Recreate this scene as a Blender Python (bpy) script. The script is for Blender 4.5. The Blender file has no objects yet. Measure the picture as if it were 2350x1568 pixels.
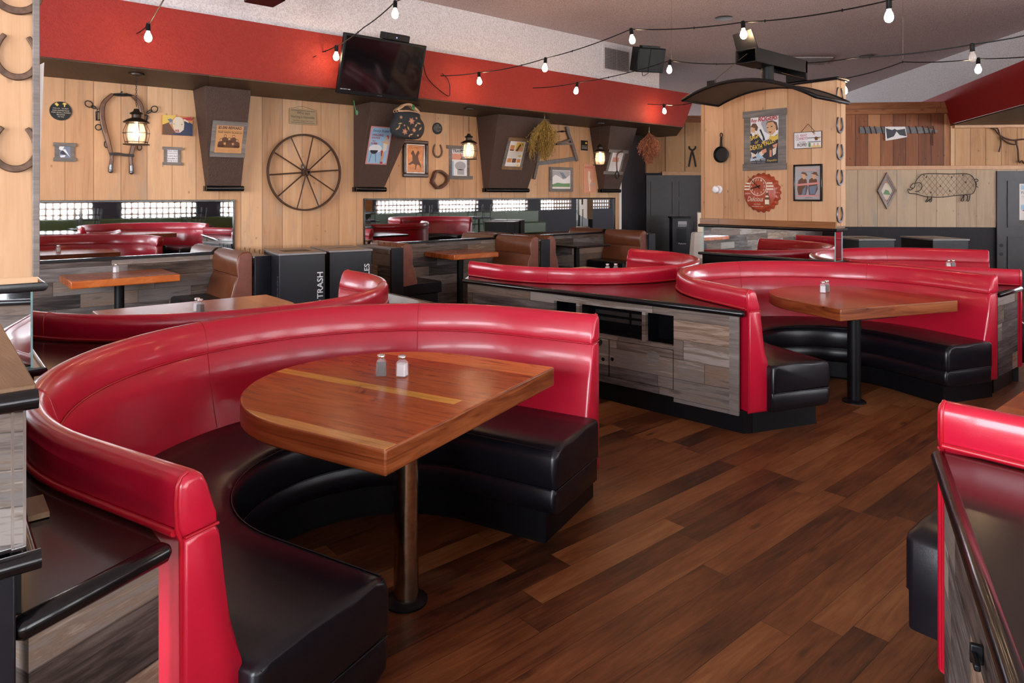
import bpy, bmesh, math, random
from mathutils import Vector, Matrix
random.seed(11)
PI = math.pi; R_ = math.radians
S = bpy.context.scene; COL = S.collection

# ------------------------------------------------------------------ camera
CAMZ = 1.55; F = 1567.0; HOR = 448.0          # focal length in pixels of a 2350 px wide frame, horizon row
VD = Vector((.6514, .7587, 0)); RT = Vector((.7587, -.6514, 0))
cam = bpy.data.cameras.new('camera'); camo = bpy.data.objects.new('camera', cam); COL.objects.link(camo)
cam.lens = F/2350*36; cam.sensor_width = 36; cam.shift_y = -(784-HOR)/2350; cam.clip_start = .02
camo.location = (0, 0, CAMZ); camo.rotation_euler = (PI/2, 0, -math.atan2(.6514, .7587))
S.camera = camo
# ------------------------------------------------------------------ exposure, world, daylight, added fill lamps
vs = S.view_settings; vs.view_transform = 'Standard'; vs.look = 'None'; vs.gamma = 1; vs.use_curve_mapping = False
vs.exposure = 0.53
w = bpy.data.worlds.new('sky'); S.world = w; w.use_nodes = True
w.node_tree.nodes['Background'].inputs[0].default_value = (.75, .86, 1, 1)
w.node_tree.nodes['Background'].inputs[1].default_value = 1.5
def area(name, loc, rot, sx, sy, e, c):
    l = bpy.data.lights.new(name, 'AREA'); l.shape = 'RECTANGLE'; l.size = sx; l.size_y = sy; l.energy = e; l.color = c
    o = bpy.data.objects.new(name, l); COL.objects.link(o); o.location = loc; o.rotation_euler = rot; return o
DAY = (.90, .94, 1.0)
area('daylight_street_windows', (8.5, -5.0, 2.0), (R_(90), 0, 0), 24.0, 2.6, 3300, DAY)
area('ceiling_fill_from_below', (8.5, -6.3, .35), (R_(118), 0, 0), 24.0, 2.2, 6000, (1, .90, .84))  # added fill, aimed up through the openings to brighten the ceiling
area('far_ceiling_fill', (29.4, 9, 2.0), (R_(90), 0, R_(90)), 22.0, 2.4, 2600, DAY)  # added lamp for the ceiling beyond the partitions, wall behind is solid
area('far_back_fill', (20, 23.5, 2.0), (R_(90), 0, R_(180)), 16.0, 2.4, 1500, DAY)  # added unseen fill behind the partitions, no opening in that wall
area('daylight_side_windows', (-4.9, 1.5, 2.0), (R_(90), 0, R_(-90)), 9.5, 2.3, 1100, DAY)
S.cycles.max_bounces = 9; S.cycles.glossy_bounces = 5; S.cycles.transmission_bounces = 6; S.cycles.sample_clamp_indirect = 4
S.cycles.caustics_reflective = False; S.cycles.caustics_refractive = False

# ------------------------------------------------------------------ pixel rays onto real planes
def ray(px, py): return VD + RT*((px-1175)/F) + Vector((0, 0, -(py-HOR)/F))
EYE = Vector((0, 0, CAMZ))
def atD(px, py, d): return EYE + ray(px, py)*d
def onZ(px, py, z): r = ray(px, py); return EYE + r*((z-CAMZ)/r.z)
def onY(px, py, y): r = ray(px, py); return EYE + r*(y/r.y)
def onX(px, py, x): r = ray(px, py); return EYE + r*(x/r.x)
class Fr:
    """plane frame: u along, v up, n out of the surface"""
    def __init__(s, o, ux, uv, n=None):
        s.o = Vector(o); s.ux = Vector(ux).normalized(); s.uv = Vector(uv).normalized()
        s.n = Vector(n).normalized() if n else s.ux.cross(s.uv).normalized()
    def p(s, u, v, n=0): return s.o + s.ux*u + s.uv*v + s.n*n
    def px(s, x, y, n=0):
        r = ray(x, y); o = s.o + s.n*n; t = (o-EYE).dot(s.n)/r.dot(s.n); q = EYE + r*t - o
        return (q.dot(s.ux), q.dot(s.uv))
    def pts(s, l): return [s.px(x, y) for x, y in l]
def Z(x0, y0, k): return lambda l: [(x0+x/k, y0+y/k) for x, y in l]
UP = (0, 0, 1)
WALL_Y = 8.1
BW = Fr((0, WALL_Y-.0015, 0), (1, 0, 0), UP)                      # pine wall behind the booths
PX = 6.42
PB = Fr((PX, 0, 0), (0, -1, 0), UP)                        # broad face of the pillar
PE = Fr((0, 2.85, 0), (1, 0, 0), UP)                       # narrow end of the pillar
PA = Fr((0, 2.97, 0), (1, 0, 0), UP)                       # narrow end of the near pillar
_a = atD(1933, 448, 11.55); _b = atD(2338, 448, 11.25)
FW = Fr((_a.x, _a.y, 0), (_b.x-_a.x, _b.y-_a.y, 0), UP)    # far wall with the wire pig
_c = atD(1400, 448, 14.0); _d = atD(1620, 448, 14.0)
DW = Fr((_c.x, _c.y, 0), (_d.x-_c.x, _d.y-_c.y, 0), UP)    # far wall with the old door

# ------------------------------------------------------------------ object helpers
LOC = {}
def tag(o, label, cat, group=None, kind=None):
    o['label'] = label; o['category'] = cat
    if group: o['group'] = group
    if kind: o['kind'] = kind
    return o
def thing(name, label, cat, loc=(0, 0, 0), rotz=0, group=None):
    o = bpy.data.objects.new(name, None); COL.objects.link(o); o.empty_display_size = .1
    o.location = loc; o.rotation_euler = (0, 0, rotz)
    LOC[o.name] = (Matrix.Translation(Vector(loc)) @ Matrix.Rotation(rotz, 4, 'Z')).inverted()
    return tag(o, label, cat, group)
def root_inv(t):
    while t is not None:
        if t.name in LOC: return LOC[t.name]
        t = t.parent
    return Matrix()
def obj(name, bm, mat, parent=None, smooth=None, bev=0, bseg=2, local=False, sub=0):
    """smooth = sharp-edge angle in degrees; coordinates in bm are world ones unless local"""
    if parent is not None and not local: bm.transform(root_inv(parent))
    bmesh.ops.recalc_face_normals(bm, faces=bm.faces[:])
    me = bpy.data.meshes.new(name); bm.to_mesh(me); bm.free()
    for m in (mat if isinstance(mat, (list, tuple)) else [mat]): me.materials.append(m)
    if smooth is not None:
        for p in me.polygons: p.use_smooth = True
        if smooth < 180: me.set_sharp_from_angle(angle=R_(smooth))
    o = bpy.data.objects.new(name, me); COL.objects.link(o)
    if parent is not None: o.parent = parent
    if bev:
        b = o.modifiers.new('b', 'BEVEL'); b.width = bev; b.segments = bseg; b.limit_method = 'ANGLE'; b.angle_limit = R_(40)
        b.harden_normals = False
        for p in me.polygons: p.use_smooth = True
        me.set_sharp_from_angle(angle=R_(60))
    if sub:
        s_ = o.modifiers.new('s', 'SUBSURF'); s_.levels = s_.render_levels = sub
    return o
def struct(name, bm, mat, **k):
    o = obj(name, bm, mat, **k); o['kind'] = 'structure'; return o
def one(name, bm, mat, label, cat, group=None, **k):
    return tag(obj(name, bm, mat, **k), label, cat, group)
def clone(root, loc, rotz, label, group=None):
    c = root.copy(); COL.objects.link(c); c.location = loc; c.rotation_euler = (0, 0, rotz); c['label'] = label
    if group: c['group'] = group
    def rec(a, b):
        for ch in a.children:
            d = ch.copy(); COL.objects.link(d); d.parent = b; rec(ch, d)
    rec(root, c); return c
NB = bmesh.new
def addpoly(bm, pts): return bm.faces.new([bm.verts.new(p) for p in pts])
def box(bm, x0, y0, z0, x1, y1, z1, M=None):
    v = [Vector((x, y, z)) for z in (z0, z1) for y in (y0, y1) for x in (x0, x1)]
    if M: v = [M @ q for q in v]
    v = [bm.verts.new(q) for q in v]
    for f in ((0, 1, 3, 2), (4, 6, 7, 5), (0, 4, 5, 1), (2, 3, 7, 6), (0, 2, 6, 4), (1, 5, 7, 3)): bm.faces.new([v[i] for i in f])
    return bm
def prism(bm, pts, h):
    """pts: world points of one face; h: extrusion vector"""
    h = Vector(h); a = [bm.verts.new(p) for p in pts]; b = [bm.verts.new(Vector(p)+h) for p in pts]; n = len(a)
    bm.faces.new(a); bm.faces.new(b[::-1])
    for i in range(n): bm.faces.new([a[i], b[i], b[(i+1) % n], a[(i+1) % n]])
    return bm
def fpoly(bm, fr, uv, n0, n1): return prism(bm, [fr.p(u, v, n0) for u, v in uv], fr.n*(n1-n0))
def fbox(bm, fr, u0, v0, u1, v1, n0, n1): return fpoly(bm, fr, [(u0, v0), (u1, v0), (u1, v1), (u0, v1)], n0, n1)
def ppoly(bm, fr, px, n0, n1): return fpoly(bm, fr, fr.pts(px), n0, n1)
def prect(bm, fr, x0, y0, x1, y1, n0, n1):
    (u0, v1), (u1, v0) = fr.px(x0, y0), fr.px(x1, y1); return fbox(bm, fr, u0, v0, u1, v1, n0, n1)
def slab(bm, xy, z0, z1): return prism(bm, [Vector((x, y, z0)) for x, y in xy], (0, 0, z1-z0))
def tube(bm, pts, r, seg=8, closed=False, caps=True):
    pts = [Vector(p) for p in pts]; n = len(pts); rings = []
    rr = r if isinstance(r, (list, tuple)) else [r]*n
    up = None
    for i in range(n):
        t = (pts[(i+1) % n]-pts[i-1]) if closed else (pts[min(i+1, n-1)]-pts[max(i-1, 0)])
        if t.length < 1e-9: t = Vector((0, 0, 1))
        t.normalize()
        if up is None: up = Vector((0, 0, 1)) if abs(t.z) < .9 else Vector((1, 0, 0))
        a = up - t*up.dot(t)
        if a.length < 1e-6: a = t.orthogonal()
        a.normalize(); up = a; b = t.cross(a)
        rings.append([bm.verts.new(pts[i] + a*(rr[i]*math.cos(2*PI*k/seg)) + b*(rr[i]*math.sin(2*PI*k/seg))) for k in range(seg)])
    for i in range(n if closed else n-1):
        A, B = rings[i], rings[(i+1) % n]
        for k in range(seg): bm.faces.new([A[k], A[(k+1) % seg], B[(k+1) % seg], B[k]])
    if caps and not closed: bm.faces.new(rings[0][::-1]); bm.faces.new(rings[-1])
    return bm
def ftube(bm, fr, uvn, r, **k): return tube(bm, [fr.p(*q) for q in uvn], r, **k)
def ptube(bm, fr, px, r, n=.01, **k): return tube(bm, [fr.p(u, v, n) for u, v in fr.pts(px)], r, **k)
def lathe(bm, prof, c=(0, 0, 0), seg=24, M=None):
    """prof: (radius, height) pairs; axis z through c"""
    c = Vector(c); rings = []
    def P(q): return (M @ q if M else q) + c
    for r, z in prof:
        rings.append([bm.verts.new(P(Vector((0, 0, z))))] if r < 1e-6 else
                     [bm.verts.new(P(Vector((r*math.cos(2*PI*k/seg), r*math.sin(2*PI*k/seg), z)))) for k in range(seg)])
    for A, B in zip(rings, rings[1:]):
        for k in range(seg):
            a, b = (A[k % len(A)], A[(k+1) % seg % len(A)]), (B[k % len(B)], B[(k+1) % seg % len(B)])
            f = [a[0]] + ([a[1]] if len(A) > 1 else []) + ([b[1]] if len(B) > 1 else []) + [b[0]]
            if len(f) > 2: bm.faces.new(f)
    if len(rings[0]) > 1: bm.faces.new(rings[0][::-1])
    if len(rings[-1]) > 1: bm.faces.new(rings[-1])
    return bm
def ribbon(bm, fr, uv, wid, n0, n1, closed=False):
    """flat bar following a polyline in the frame plane; wid may vary"""
    n = len(uv); ww = wid if isinstance(wid, (list, tuple)) else [wid]*n; L = []
    for i in range(n):
        a = Vector(uv[(i+1) % n] if closed else uv[min(i+1, n-1)]); b = Vector(uv[i-1] if (closed or i) else uv[0])
        t = (a-b).normalized(); nn = Vector((-t.y, t.x))*ww[i]/2; q = Vector(uv[i])
        L.append([bm.verts.new(fr.p(*(q+nn), n0)), bm.verts.new(fr.p(*(q-nn), n0)), bm.verts.new(fr.p(*(q-nn), n1)), bm.verts.new(fr.p(*(q+nn), n1))])
    for i in range(n if closed else n-1):
        A, B = L[i], L[(i+1) % n]
        for k in range(4): bm.faces.new([A[k], A[(k+1) % 4], B[(k+1) % 4], B[k]])
    if not closed: bm.faces.new(L[0]); bm.faces.new(L[-1][::-1])
    return bm
def circ(u, v, r, n=24, a0=0, a1=2*PI, ry=None):
    full = abs(a1-a0-2*PI) < 1e-6; m = n if full else n+1; ry = r if ry is None else ry
    return [(u+r*math.cos(a0+(a1-a0)*i/n), v+ry*math.sin(a0+(a1-a0)*i/n)) for i in range(m)]
def spline(pts, k=6, closed=False):
    pts = [Vector(p) for p in pts]; n = len(pts); out = []
    for i in range(n if closed else n-1):
        g = (lambda j: pts[j % n]) if closed else (lambda j: pts[max(0, min(n-1, j))])
        a, b, c, d = g(i-1), g(i), g(i+1), g(i+2)
        for s in range(k):
            t = s/k; out.append(.5*((2*b)+(c-a)*t+(2*a-5*b+4*c-d)*t*t+(3*b-a-3*c+d)*t**3))
    if not closed: out.append(pts[-1])
    return [tuple(p) for p in out]
def text(bm, fr, s, u0, v0, wd, ht, n=.002, shear=0, rot=0, bold=0, depth=.0006):
    """lettering with its lower left corner at (u0,v0), fitted into wd x ht"""
    c = bpy.data.curves.new('t', 'FONT'); c.body = s; c.size = 1; c.extrude = 0; c.resolution_u = 3; c.offset = bold
    o = bpy.data.objects.new('t', c); me = bpy.data.meshes.new_from_object(o)
    if not me.vertices: bpy.data.objects.remove(o); return bm
    xs = [v.co.x for v in me.vertices]; ys = [v.co.y for v in me.vertices]
    x0, x1, y0, y1 = min(xs), max(xs), min(ys), max(ys); ca, sa = math.cos(rot), math.sin(rot)
    vv = []
    for v in me.vertices:
        a = (v.co.x-x0)/(x1-x0)*wd; b = (v.co.y-y0)/(y1-y0)*ht; a += b*shear
        vv.append(bm.verts.new(fr.p(u0+a*ca-b*sa, v0+a*sa+b*ca, n)))
    for p in me.polygons:
        try: bm.faces.new([vv[i] for i in p.vertices])
        except ValueError: pass
    bpy.data.objects.remove(o); bpy.data.meshes.remove(me); bpy.data.curves.remove(c); return bm
# ------------------------------------------------------------------ materials
class NT:
    def __init__(s, name):
        s.m = bpy.data.materials.new(name); s.m.use_nodes = True; s.t = s.m.node_tree; s.N = s.t.nodes; s.L = s.t.links
        s.b = s.N['Principled BSDF']
    def n(s, ty, **k):
        q = s.N.new(ty)
        for a, v in k.items():
            if a.startswith('i_'):
                key = a[2:]; key = int(key) if key.isdigit() else key.replace('_', ' ')
                s.set(q.inputs[key], v)
            else: setattr(q, a, v)
        return q
    def set(s, sock, v):
        if isinstance(v, bpy.types.NodeSocket): s.L.new(v, sock)
        elif isinstance(v, bpy.types.Node): s.L.new(v.outputs[0], sock)
        else: sock.default_value = v
    def math(s, op, a, b=0, c=0):
        q = s.n('ShaderNodeMath', operation=op); s.set(q.inputs[0], a); s.set(q.inputs[1], b); s.set(q.inputs[2], c); return q.outputs[0]
    def mix(s, f, a, b, mode='MIX'):
        q = s.n('ShaderNodeMix', data_type='RGBA', blend_type=mode); s.set(q.inputs[0], f); s.set(q.inputs[6], a); s.set(q.inputs[7], b); return q.outputs[2]
    def ramp(s, f, stops, mode='LINEAR'):
        q = s.n('ShaderNodeValToRGB'); r = q.color_ramp; r.interpolation = mode
        while len(r.elements) < len(stops): r.elements.new(.5)
        for e, (p, c) in zip(r.elements, stops): e.position = p; e.color = c4(c)
        s.set(q.inputs[0], f); return q.outputs[0]
    def noise(s, vec, scale, detail=3, rough=.5, dist=0):
        q = s.n('ShaderNodeTexNoise'); s.set(q.inputs['Vector'], vec); q.inputs['Scale'].default_value = scale
        q.inputs['Detail'].default_value = detail; q.inputs['Roughness'].default_value = rough; q.inputs['Distortion'].default_value = dist; return q.outputs[0]
    def xyz(s, src='pos'):
        if src == 'pos': v = s.n('ShaderNodeNewGeometry').outputs['Position']
        else: v = s.n('ShaderNodeTexCoord').outputs['Object']
        q = s.n('ShaderNodeSeparateXYZ', i_0=v); return v, q.outputs[0], q.outputs[1], q.outputs[2]
    def comb(s, x, y, z): return s.n('ShaderNodeCombineXYZ', i_0=x, i_1=y, i_2=z).outputs[0]
    def bump(s, h, strength=.3, dist=.01):
        q = s.n('ShaderNodeBump'); s.set(q.inputs['Height'], h); q.inputs['Strength'].default_value = strength; q.inputs['Distance'].default_value = dist
        s.L.new(q.outputs[0], s.b.inputs['Normal'])
    def fin(s, col, rough, metal=0, coat=0, spec=.5):
        s.set(s.b.inputs['Base Color'], c4(col) if isinstance(col, tuple) else col); s.set(s.b.inputs['Roughness'], rough)
        s.set(s.b.inputs['Metallic'], metal); s.b.inputs['Coat Weight'].default_value = coat; s.b.inputs['Specular IOR Level'].default_value = spec
        s.b.inputs['Coat Roughness'].default_value = .12
        return s.m
def c4(c): return tuple(c)+(1,) if len(c) == 3 else tuple(c)
def plain(name, col, rough=.5, metal=0, coat=0, bump=0, bscale=200, spec=.5, var=.12, vscale=12):
    t = NT(name); v = t.n('ShaderNodeTexCoord').outputs['Object']
    nz = t.noise(v, vscale, 4, .6)
    k = t.ramp(nz, [(.3, (1-var,)*3), (.7, (1+var*.5,)*3)]); c = t.mix(1, c4(col), k, 'MULTIPLY')
    if bump: t.bump(t.noise(v, bscale, 2), bump, .004)
    return t.fin(c, rough, metal, coat, spec)
def emis(name, col, st):
    t = NT(name); t.b.inputs['Emission Color'].default_value = c4(col); t.b.inputs['Emission Strength'].default_value = st; return t.fin(col, .4)
def planks(name, ax, width, off, stops, src='pos', up='z', rough=.5, coat=0, groove=.012, gdark=.25, grain=.35, knots=.6, bump=.3, spec=.4, jitter=1.0, gl=None, gscale=1):
    """boards side by side along axis ax, running along `up`"""
    t = NT(name); v, x, y, z = t.xyz(src)
    d = {'x': x, 'y': y, 'z': z}
    a = t.math('ADD', t.math('MULTIPLY', x, ax[0]), t.math('MULTIPLY', y, ax[1])); l = d[up]
    q = t.math('DIVIDE', t.math('SUBTRACT', a, off), width); i = t.math('FLOOR', q); fr = t.math('FRACT', q)
    wn = t.n('ShaderNodeTexWhiteNoise', noise_dimensions='1D', i_W=t.math('ADD', i, 7.3)).outputs[0]
    gv = t.comb(t.math('MULTIPLY', a, 14*gscale), t.math('MULTIPLY', wn, 37), t.math('MULTIPLY', l, 1.1*gscale))
    g = t.noise(gv, 1.0, 5, .6, 1.2)
    gf = t.noise(t.comb(t.math('MULTIPLY', a, 130), t.math('MULTIPLY', wn, 11), t.math('MULTIPLY', l, 3)), 1, 3, .6)
    f = t.math('ADD', t.math('MULTIPLY', wn, jitter*.55), t.math('ADD', t.math('MULTIPLY', g, .75), t.math('MULTIPLY', t.math('SUBTRACT', gf, .5), grain)))
    f = t.math('SUBTRACT', f, .14)
    col = t.ramp(f, stops)
    if knots:
        kv = t.comb(t.math('MULTIPLY', a, 7), t.math('MULTIPLY', wn, 91), t.math('MULTIPLY', l, 5))
        vo = t.n('ShaderNodeTexVoronoi', i_Vector=kv, i_Scale=1.0, feature='F1').outputs['Distance']
        kk = t.ramp(t.math('ADD', vo, t.math('MULTIPLY', t.math('SUBTRACT', gf, .5), .06)), [(.03, (1, 1, 1)), (.10, (0, 0, 0))])
        dk = stops[0][1]; col = t.mix(t.math('MULTIPLY', kk, knots), col, (dk[0]*.42, dk[1]*.36, dk[2]*.34, 1))
        sm = t.noise(t.comb(t.math('MULTIPLY', a, 6), t.math('MULTIPLY', wn, 17), t.math('MULTIPLY', l, 1.4)), 1, 4, .65)
        if gl: col = t.mix(t.ramp(sm, [(.55, (0, 0, 0)), (.72, (.75,)*3)]), col, c4(gl))
    e = t.math('MINIMUM', fr, t.math('SUBTRACT', 1, fr))
    ge = t.ramp(e, [(groove*.5, (1, 1, 1)), (groove*1.3, (0, 0, 0))])
    col = t.mix(t.math('MULTIPLY', ge, 1-gdark), col, (stops[0][1][0]*.2, stops[0][1][1]*.15, stops[0][1][2]*.12, 1))
    h = t.math('SUBTRACT', t.math('MULTIPLY', gf, .25), ge); t.bump(h, bump, .004)
    return t.fin(col, rough, 0, coat, spec)
def bricks(name, along, across, w, h, stops, src='pos', rough=.5, coat=0, seam=.0025, bump=.35, spec=.4, seed=0, saw=0, grain=.5, knot=.5, idw=.6, tint=None, sd=.8):
    """staggered boards of changing tone: length along, height across (each a pair/triple of xyz weights)"""
    t = NT(name); v, x, y, z = t.xyz(src)
    def dot(a): return t.math('ADD', t.math('ADD', t.math('MULTIPLY', x, a[0]), t.math('MULTIPLY', y, a[1])), t.math('MULTIPLY', z, a[2]))
    a, b = dot(along), dot(across)
    row = t.math('FLOOR', t.math('DIVIDE', b, h))
    r1 = t.n('ShaderNodeTexWhiteNoise', noise_dimensions='1D', i_W=t.math('ADD', row, seed+.5)).outputs[0]
    a2 = t.math('ADD', a, t.math('MULTIPLY', r1, w*3.7))
    ww = t.math('MULTIPLY', w, t.math('ADD', .6, t.math('MULTIPLY', r1, .9)))
    q = t.math('DIVIDE', a2, ww); colm = t.math('FLOOR', q)
    idn = t.n('ShaderNodeTexWhiteNoise', noise_dimensions='2D', i_Vector=t.comb(row, t.math('ADD', colm, seed*3), 0)).outputs[0]
    ex = t.math('MULTIPLY', t.math('MINIMUM', t.math('FRACT', q), t.math('SUBTRACT', 1, t.math('FRACT', q))), ww)
    fb = t.math('FRACT', t.math('DIVIDE', b, h)); ey = t.math('MULTIPLY', t.math('MINIMUM', fb, t.math('SUBTRACT', 1, fb)), h)
    e = t.math('MINIMUM', ex, ey); sm = t.ramp(t.math('DIVIDE', e, seam*2), [(.3, (1, 1, 1)), (1, (0, 0, 0))])
    o = t.math('MULTIPLY', idn, 57)
    g = t.noise(t.comb(t.math('MULTIPLY', a, 2.2), t.math('MULTIPLY', b, 22), o), 1, 6, .62, 1.6)
    gf = t.noise(t.comb(t.math('MULTIPLY', a, 9), t.math('MULTIPLY', b, 190), o), 1, 3, .6, .3)
    big = t.noise(t.comb(t.math('MULTIPLY', a, 1.7), t.math('MULTIPLY', b, 5), o), 1, 3, .5)
    f = t.math('ADD', t.math('MULTIPLY', idn, idw), t.math('ADD', t.math('MULTIPLY', t.math('SUBTRACT', g, .5), .9*grain*2), t.math('MULTIPLY', t.math('SUBTRACT', gf, .5), .5*grain)))
    f = t.math('ADD', t.math('ADD', f, .2), t.math('MULTIPLY', t.math('SUBTRACT', big, .5), .7))
    if saw:
        sw = t.n('ShaderNodeTexWave', i_Vector=t.comb(t.math('MULTIPLY', a, 26), t.math('MULTIPLY', b, 3), o), i_Scale=1.0, i_Distortion=1.5).outputs[1]
        f = t.math('ADD', f, t.math('MULTIPLY', t.math('SUBTRACT', sw, .5), saw))
    col = t.ramp(f, stops)
    if tint:
        r2 = t.math('FRACT', t.math('MULTIPLY', idn, 17.31)); col = t.mix(t.ramp(r2, [(.45, (0, 0, 0)), (.75, (1, 1, 1))]), col, t.mix(1, col, c4(tint), 'MULTIPLY'))
    if knot:
        vo = t.n('ShaderNodeTexVoronoi', i_Vector=t.comb(t.math('MULTIPLY', a, 2.1), t.math('MULTIPLY', b, 6.5), o), i_Scale=1.0).outputs['Distance']
        kk = t.ramp(t.math('ADD', vo, t.math('MULTIPLY', t.math('SUBTRACT', gf, .5), .08)), [(.045, (1, 1, 1)), (.12, (0, 0, 0))])
        d0 = stops[0][1]; col = t.mix(t.math('MULTIPLY', kk, knot), col, (d0[0]*.5, d0[1]*.5, d0[2]*.5, 1))
    d0 = stops[0][1]; col = t.mix(t.math('MULTIPLY', sm, sd), col, (d0[0]*.3, d0[1]*.3, d0[2]*.3, 1))
    t.bump(t.math('SUBTRACT', t.math('ADD', t.math('MULTIPLY', gf, .35), t.math('MULTIPLY', g, .25)), t.math('MULTIPLY', sm, .8)), bump, .004)
    rr = t.math('ADD', rough-.07, t.math('MULTIPLY', g, .14))
    return t.fin(col, rr, 0, coat, spec)
def stucco(name, col, scale=90, strength=.6, speck=0, rough=.85, var=.1):
    t = NT(name); v = t.n('ShaderNodeNewGeometry').outputs['Position']
    a = t.noise(v, scale, 3, .65); b = t.noise(v, scale*.37, 2, .5)
    h = t.math('ADD', a, t.math('MULTIPLY', b, .6)); t.bump(h, strength, .012)
    k = t.ramp(a, [(.36, (1-speck,)*3), (.6, (1, 1, 1))]); c = t.mix(1, c4(col), k, 'MULTIPLY')
    return t.fin(c, rough, 0, 0, .25)
PINE = [(.05, (.35, .18, .088)), (.3, (.50, .265, .128)), (.55, (.57, .315, .157)), (.85, (.65, .39, .21))]
PINE2 = [(.05, (.33, .17, .085)), (.3, (.48, .26, .13)), (.55, (.56, .32, .17)), (.85, (.64, .40, .23))]
m_pine = planks('pine_wall', (1, 0), .2475, 1.057-.2475*4, PINE, gl=(.40, .28, .19), rough=.5)
m_pineB = planks('pine_pillar', (0, 1), .236, 2.85, PINE2, rough=.5)
m_pineX = planks('pine_pillar_end', (1, 0), .6, -.1, [(p, tuple(k*.86 for k in c)) for p, c in PINE], rough=.5)  # wall pine tones darkened to offset strong light on the pillar ends
m_pineF = planks('pine_far_wall', (.75, -.66), .31, .1, [(.05, (.30, .21, .14)), (.3, (.45, .32, .21)), (.55, (.52, .38, .25)), (.85, (.56, .42, .29))], gl=(.36, .31, .26), rough=.55)
m_cedar = planks('cedar_boards', (.75, -.66), .20, .06, [(.05, (.10, .03, .012)), (.3, (.20, .062, .022)), (.6, (.30, .105, .04)), (.9, (.44, .20, .085))], groove=.03, rough=.6, knots=.8, jitter=1.3)
m_cedarL = planks('pale_cedar_boards', (.75, -.66), .24, .02, [(.05, (.30, .14, .06)), (.3, (.48, .25, .11)), (.6, (.58, .34, .17)), (.9, (.64, .42, .24))], groove=.02, rough=.6, knots=.7)
m_fence = planks('fence_boards', (.75, -.66), .40, .17, [(.05, (.26, .11, .04)), (.3, (.42, .20, .08)), (.6, (.52, .28, .12)), (.9, (.58, .35, .17))], groove=.03, rough=.6, knots=.7)
m_beam = bricks('cedar_beam', (.75, -.66, 0), (0, 0, 1), 3, .5, [(.1, (.12, .04, .018)), (.5, (.24, .08, .03)), (.9, (.38, .15, .06))], rough=.6)
BARN = [(0, (.028, .022, .020)), (.22, (.070, .055, .050)), (.45, (.135, .115, .108)), (.66, (.205, .182, .172)), (.82, (.19, .14, .105)), (1, (.34, .295, .265))]
m_barn = bricks('barnwood', (.8, .9, 0), (0, 0, 1), .62, .137, BARN, rough=.75, spec=.25, bump=.5, grain=.7, idw=.85, tint=(1.06, .90, .78), sd=.5, seam=.0016)
m_greywood = bricks('grey_lath', (.9, .8, .35), (0, .0, 1), 9, 9, [(0, (.07, .06, .055)), (.5, (.19, .165, .15)), (1, (.34, .30, .27))], rough=.8, spec=.2, knot=0)
m_cap = bricks('cap_wood', (.1, 1, 0), (1, .1, 0), 9, 9, [(0, (.10, .055, .028)), (.5, (.22, .125, .065)), (1, (.34, .21, .12))], rough=.5, spec=.4, knot=0)
m_floor = bricks('floor_boards', (1, 0, 0), (0, 1, 0), 1.5, .118, [(0, (.014, .0055, .003)), (.22, (.055, .016, .006)), (.45, (.125, .038, .012)), (.7, (.20, .069, .022)), (1, (.29, .125, .045))], rough=.44, seam=.0008, bump=.14, spec=.3, knot=.6, seed=4)
WOOD = [(0, (.08, .013, .003)), (.28, (.26, .043, .006)), (.55, (.42, .080, .011)), (.85, (.54, .14, .025))]
m_table = planks('table_top_wood', (1, 0), .19, -.56, WOOD, src='obj', up='y', rough=.24, coat=.2, groove=.004, grain=.3, knots=.7, bump=.1, spec=.5, gscale=1.3)
m_tableX = bricks('bench_table_wood', (1, .02, 0), (0, 1, .3), 1.5, .19, WOOD, src='obj', rough=.26, coat=.2, seam=.001, bump=.1, spec=.5)
m_edge = bricks('table_edge_wood', (.9, .7, 0), (0, 0, 1), 7, 2, [(0, (.03, .008, .003)), (.35, (.16, .036, .010)), (.6, (.29, .078, .022)), (1, (.42, .15, .06))], rough=.3, coat=.15, bump=.15, spec=.5, knot=0, grain=.7)
m_sillwood = bricks('pillar_sill_wood', (0, 1, 0), (0, 0, 1), 5, 2, [(0, (.10, .035, .01)), (.5, (.26, .105, .035)), (1, (.36, .17, .065))], rough=.35, coat=.3, knot=0)
m_red = plain('red_vinyl', (.53, .008, .034), .30, coat=.35, bump=.05, bscale=260, var=.07, vscale=5)
m_redp = plain('red_vinyl_piping', (.42, .006, .018), .3, var=.04)
m_blk = plain('black_vinyl', (.006, .0058, .009), .30, coat=.0, bump=.05, bscale=240, var=.15, spec=.42)
m_plinth = plain('black_plinth', (.004, .0042, .006), .42, var=.2, spec=.3)
m_brown = plain('brown_vinyl', (.17, .048, .017), .36, coat=.15, bump=.10, bscale=120, var=.2, vscale=9)
m_brownp = plain('reddish_brown_vinyl', (.22, .07, .045), .45, bump=.12, bscale=120, var=.2)
m_counter = plain('black_laminate', (.012, .008, .007), .17, coat=.06, var=.15)
m_bull = plain('black_bullnose', (.004, .004, .005), .2, coat=.12, var=.05, spec=.4)
m_bmetal = plain('black_metal', (.005, .005, .006), .42, var=.2, spec=.22)
m_bpaint = plain('black_painted_wood', (.007, .007, .011), .38, bump=.08, bscale=60, var=.3, spec=.35)
m_steel = plain('brushed_steel', (.60, .50, .36), .2, metal=1, var=.25, vscale=30)
m_chrome = plain('chrome', (.80, .80, .80), .08, metal=1, var=.03)
m_dsteel = plain('grey_steel', (.20, .20, .21), .35, metal=1)
m_blade = plain('old_saw_steel', (.13, .13, .135), .5, bump=.1, bscale=60, var=.3)
m_rust = plain('rusty_iron', (.075, .034, .02), .62, metal=.35, bump=.3, bscale=90, var=.35, vscale=40)
m_iron = plain('cast_iron', (.012, .011, .011), .42, metal=.4, bump=.2, bscale=160)
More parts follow.
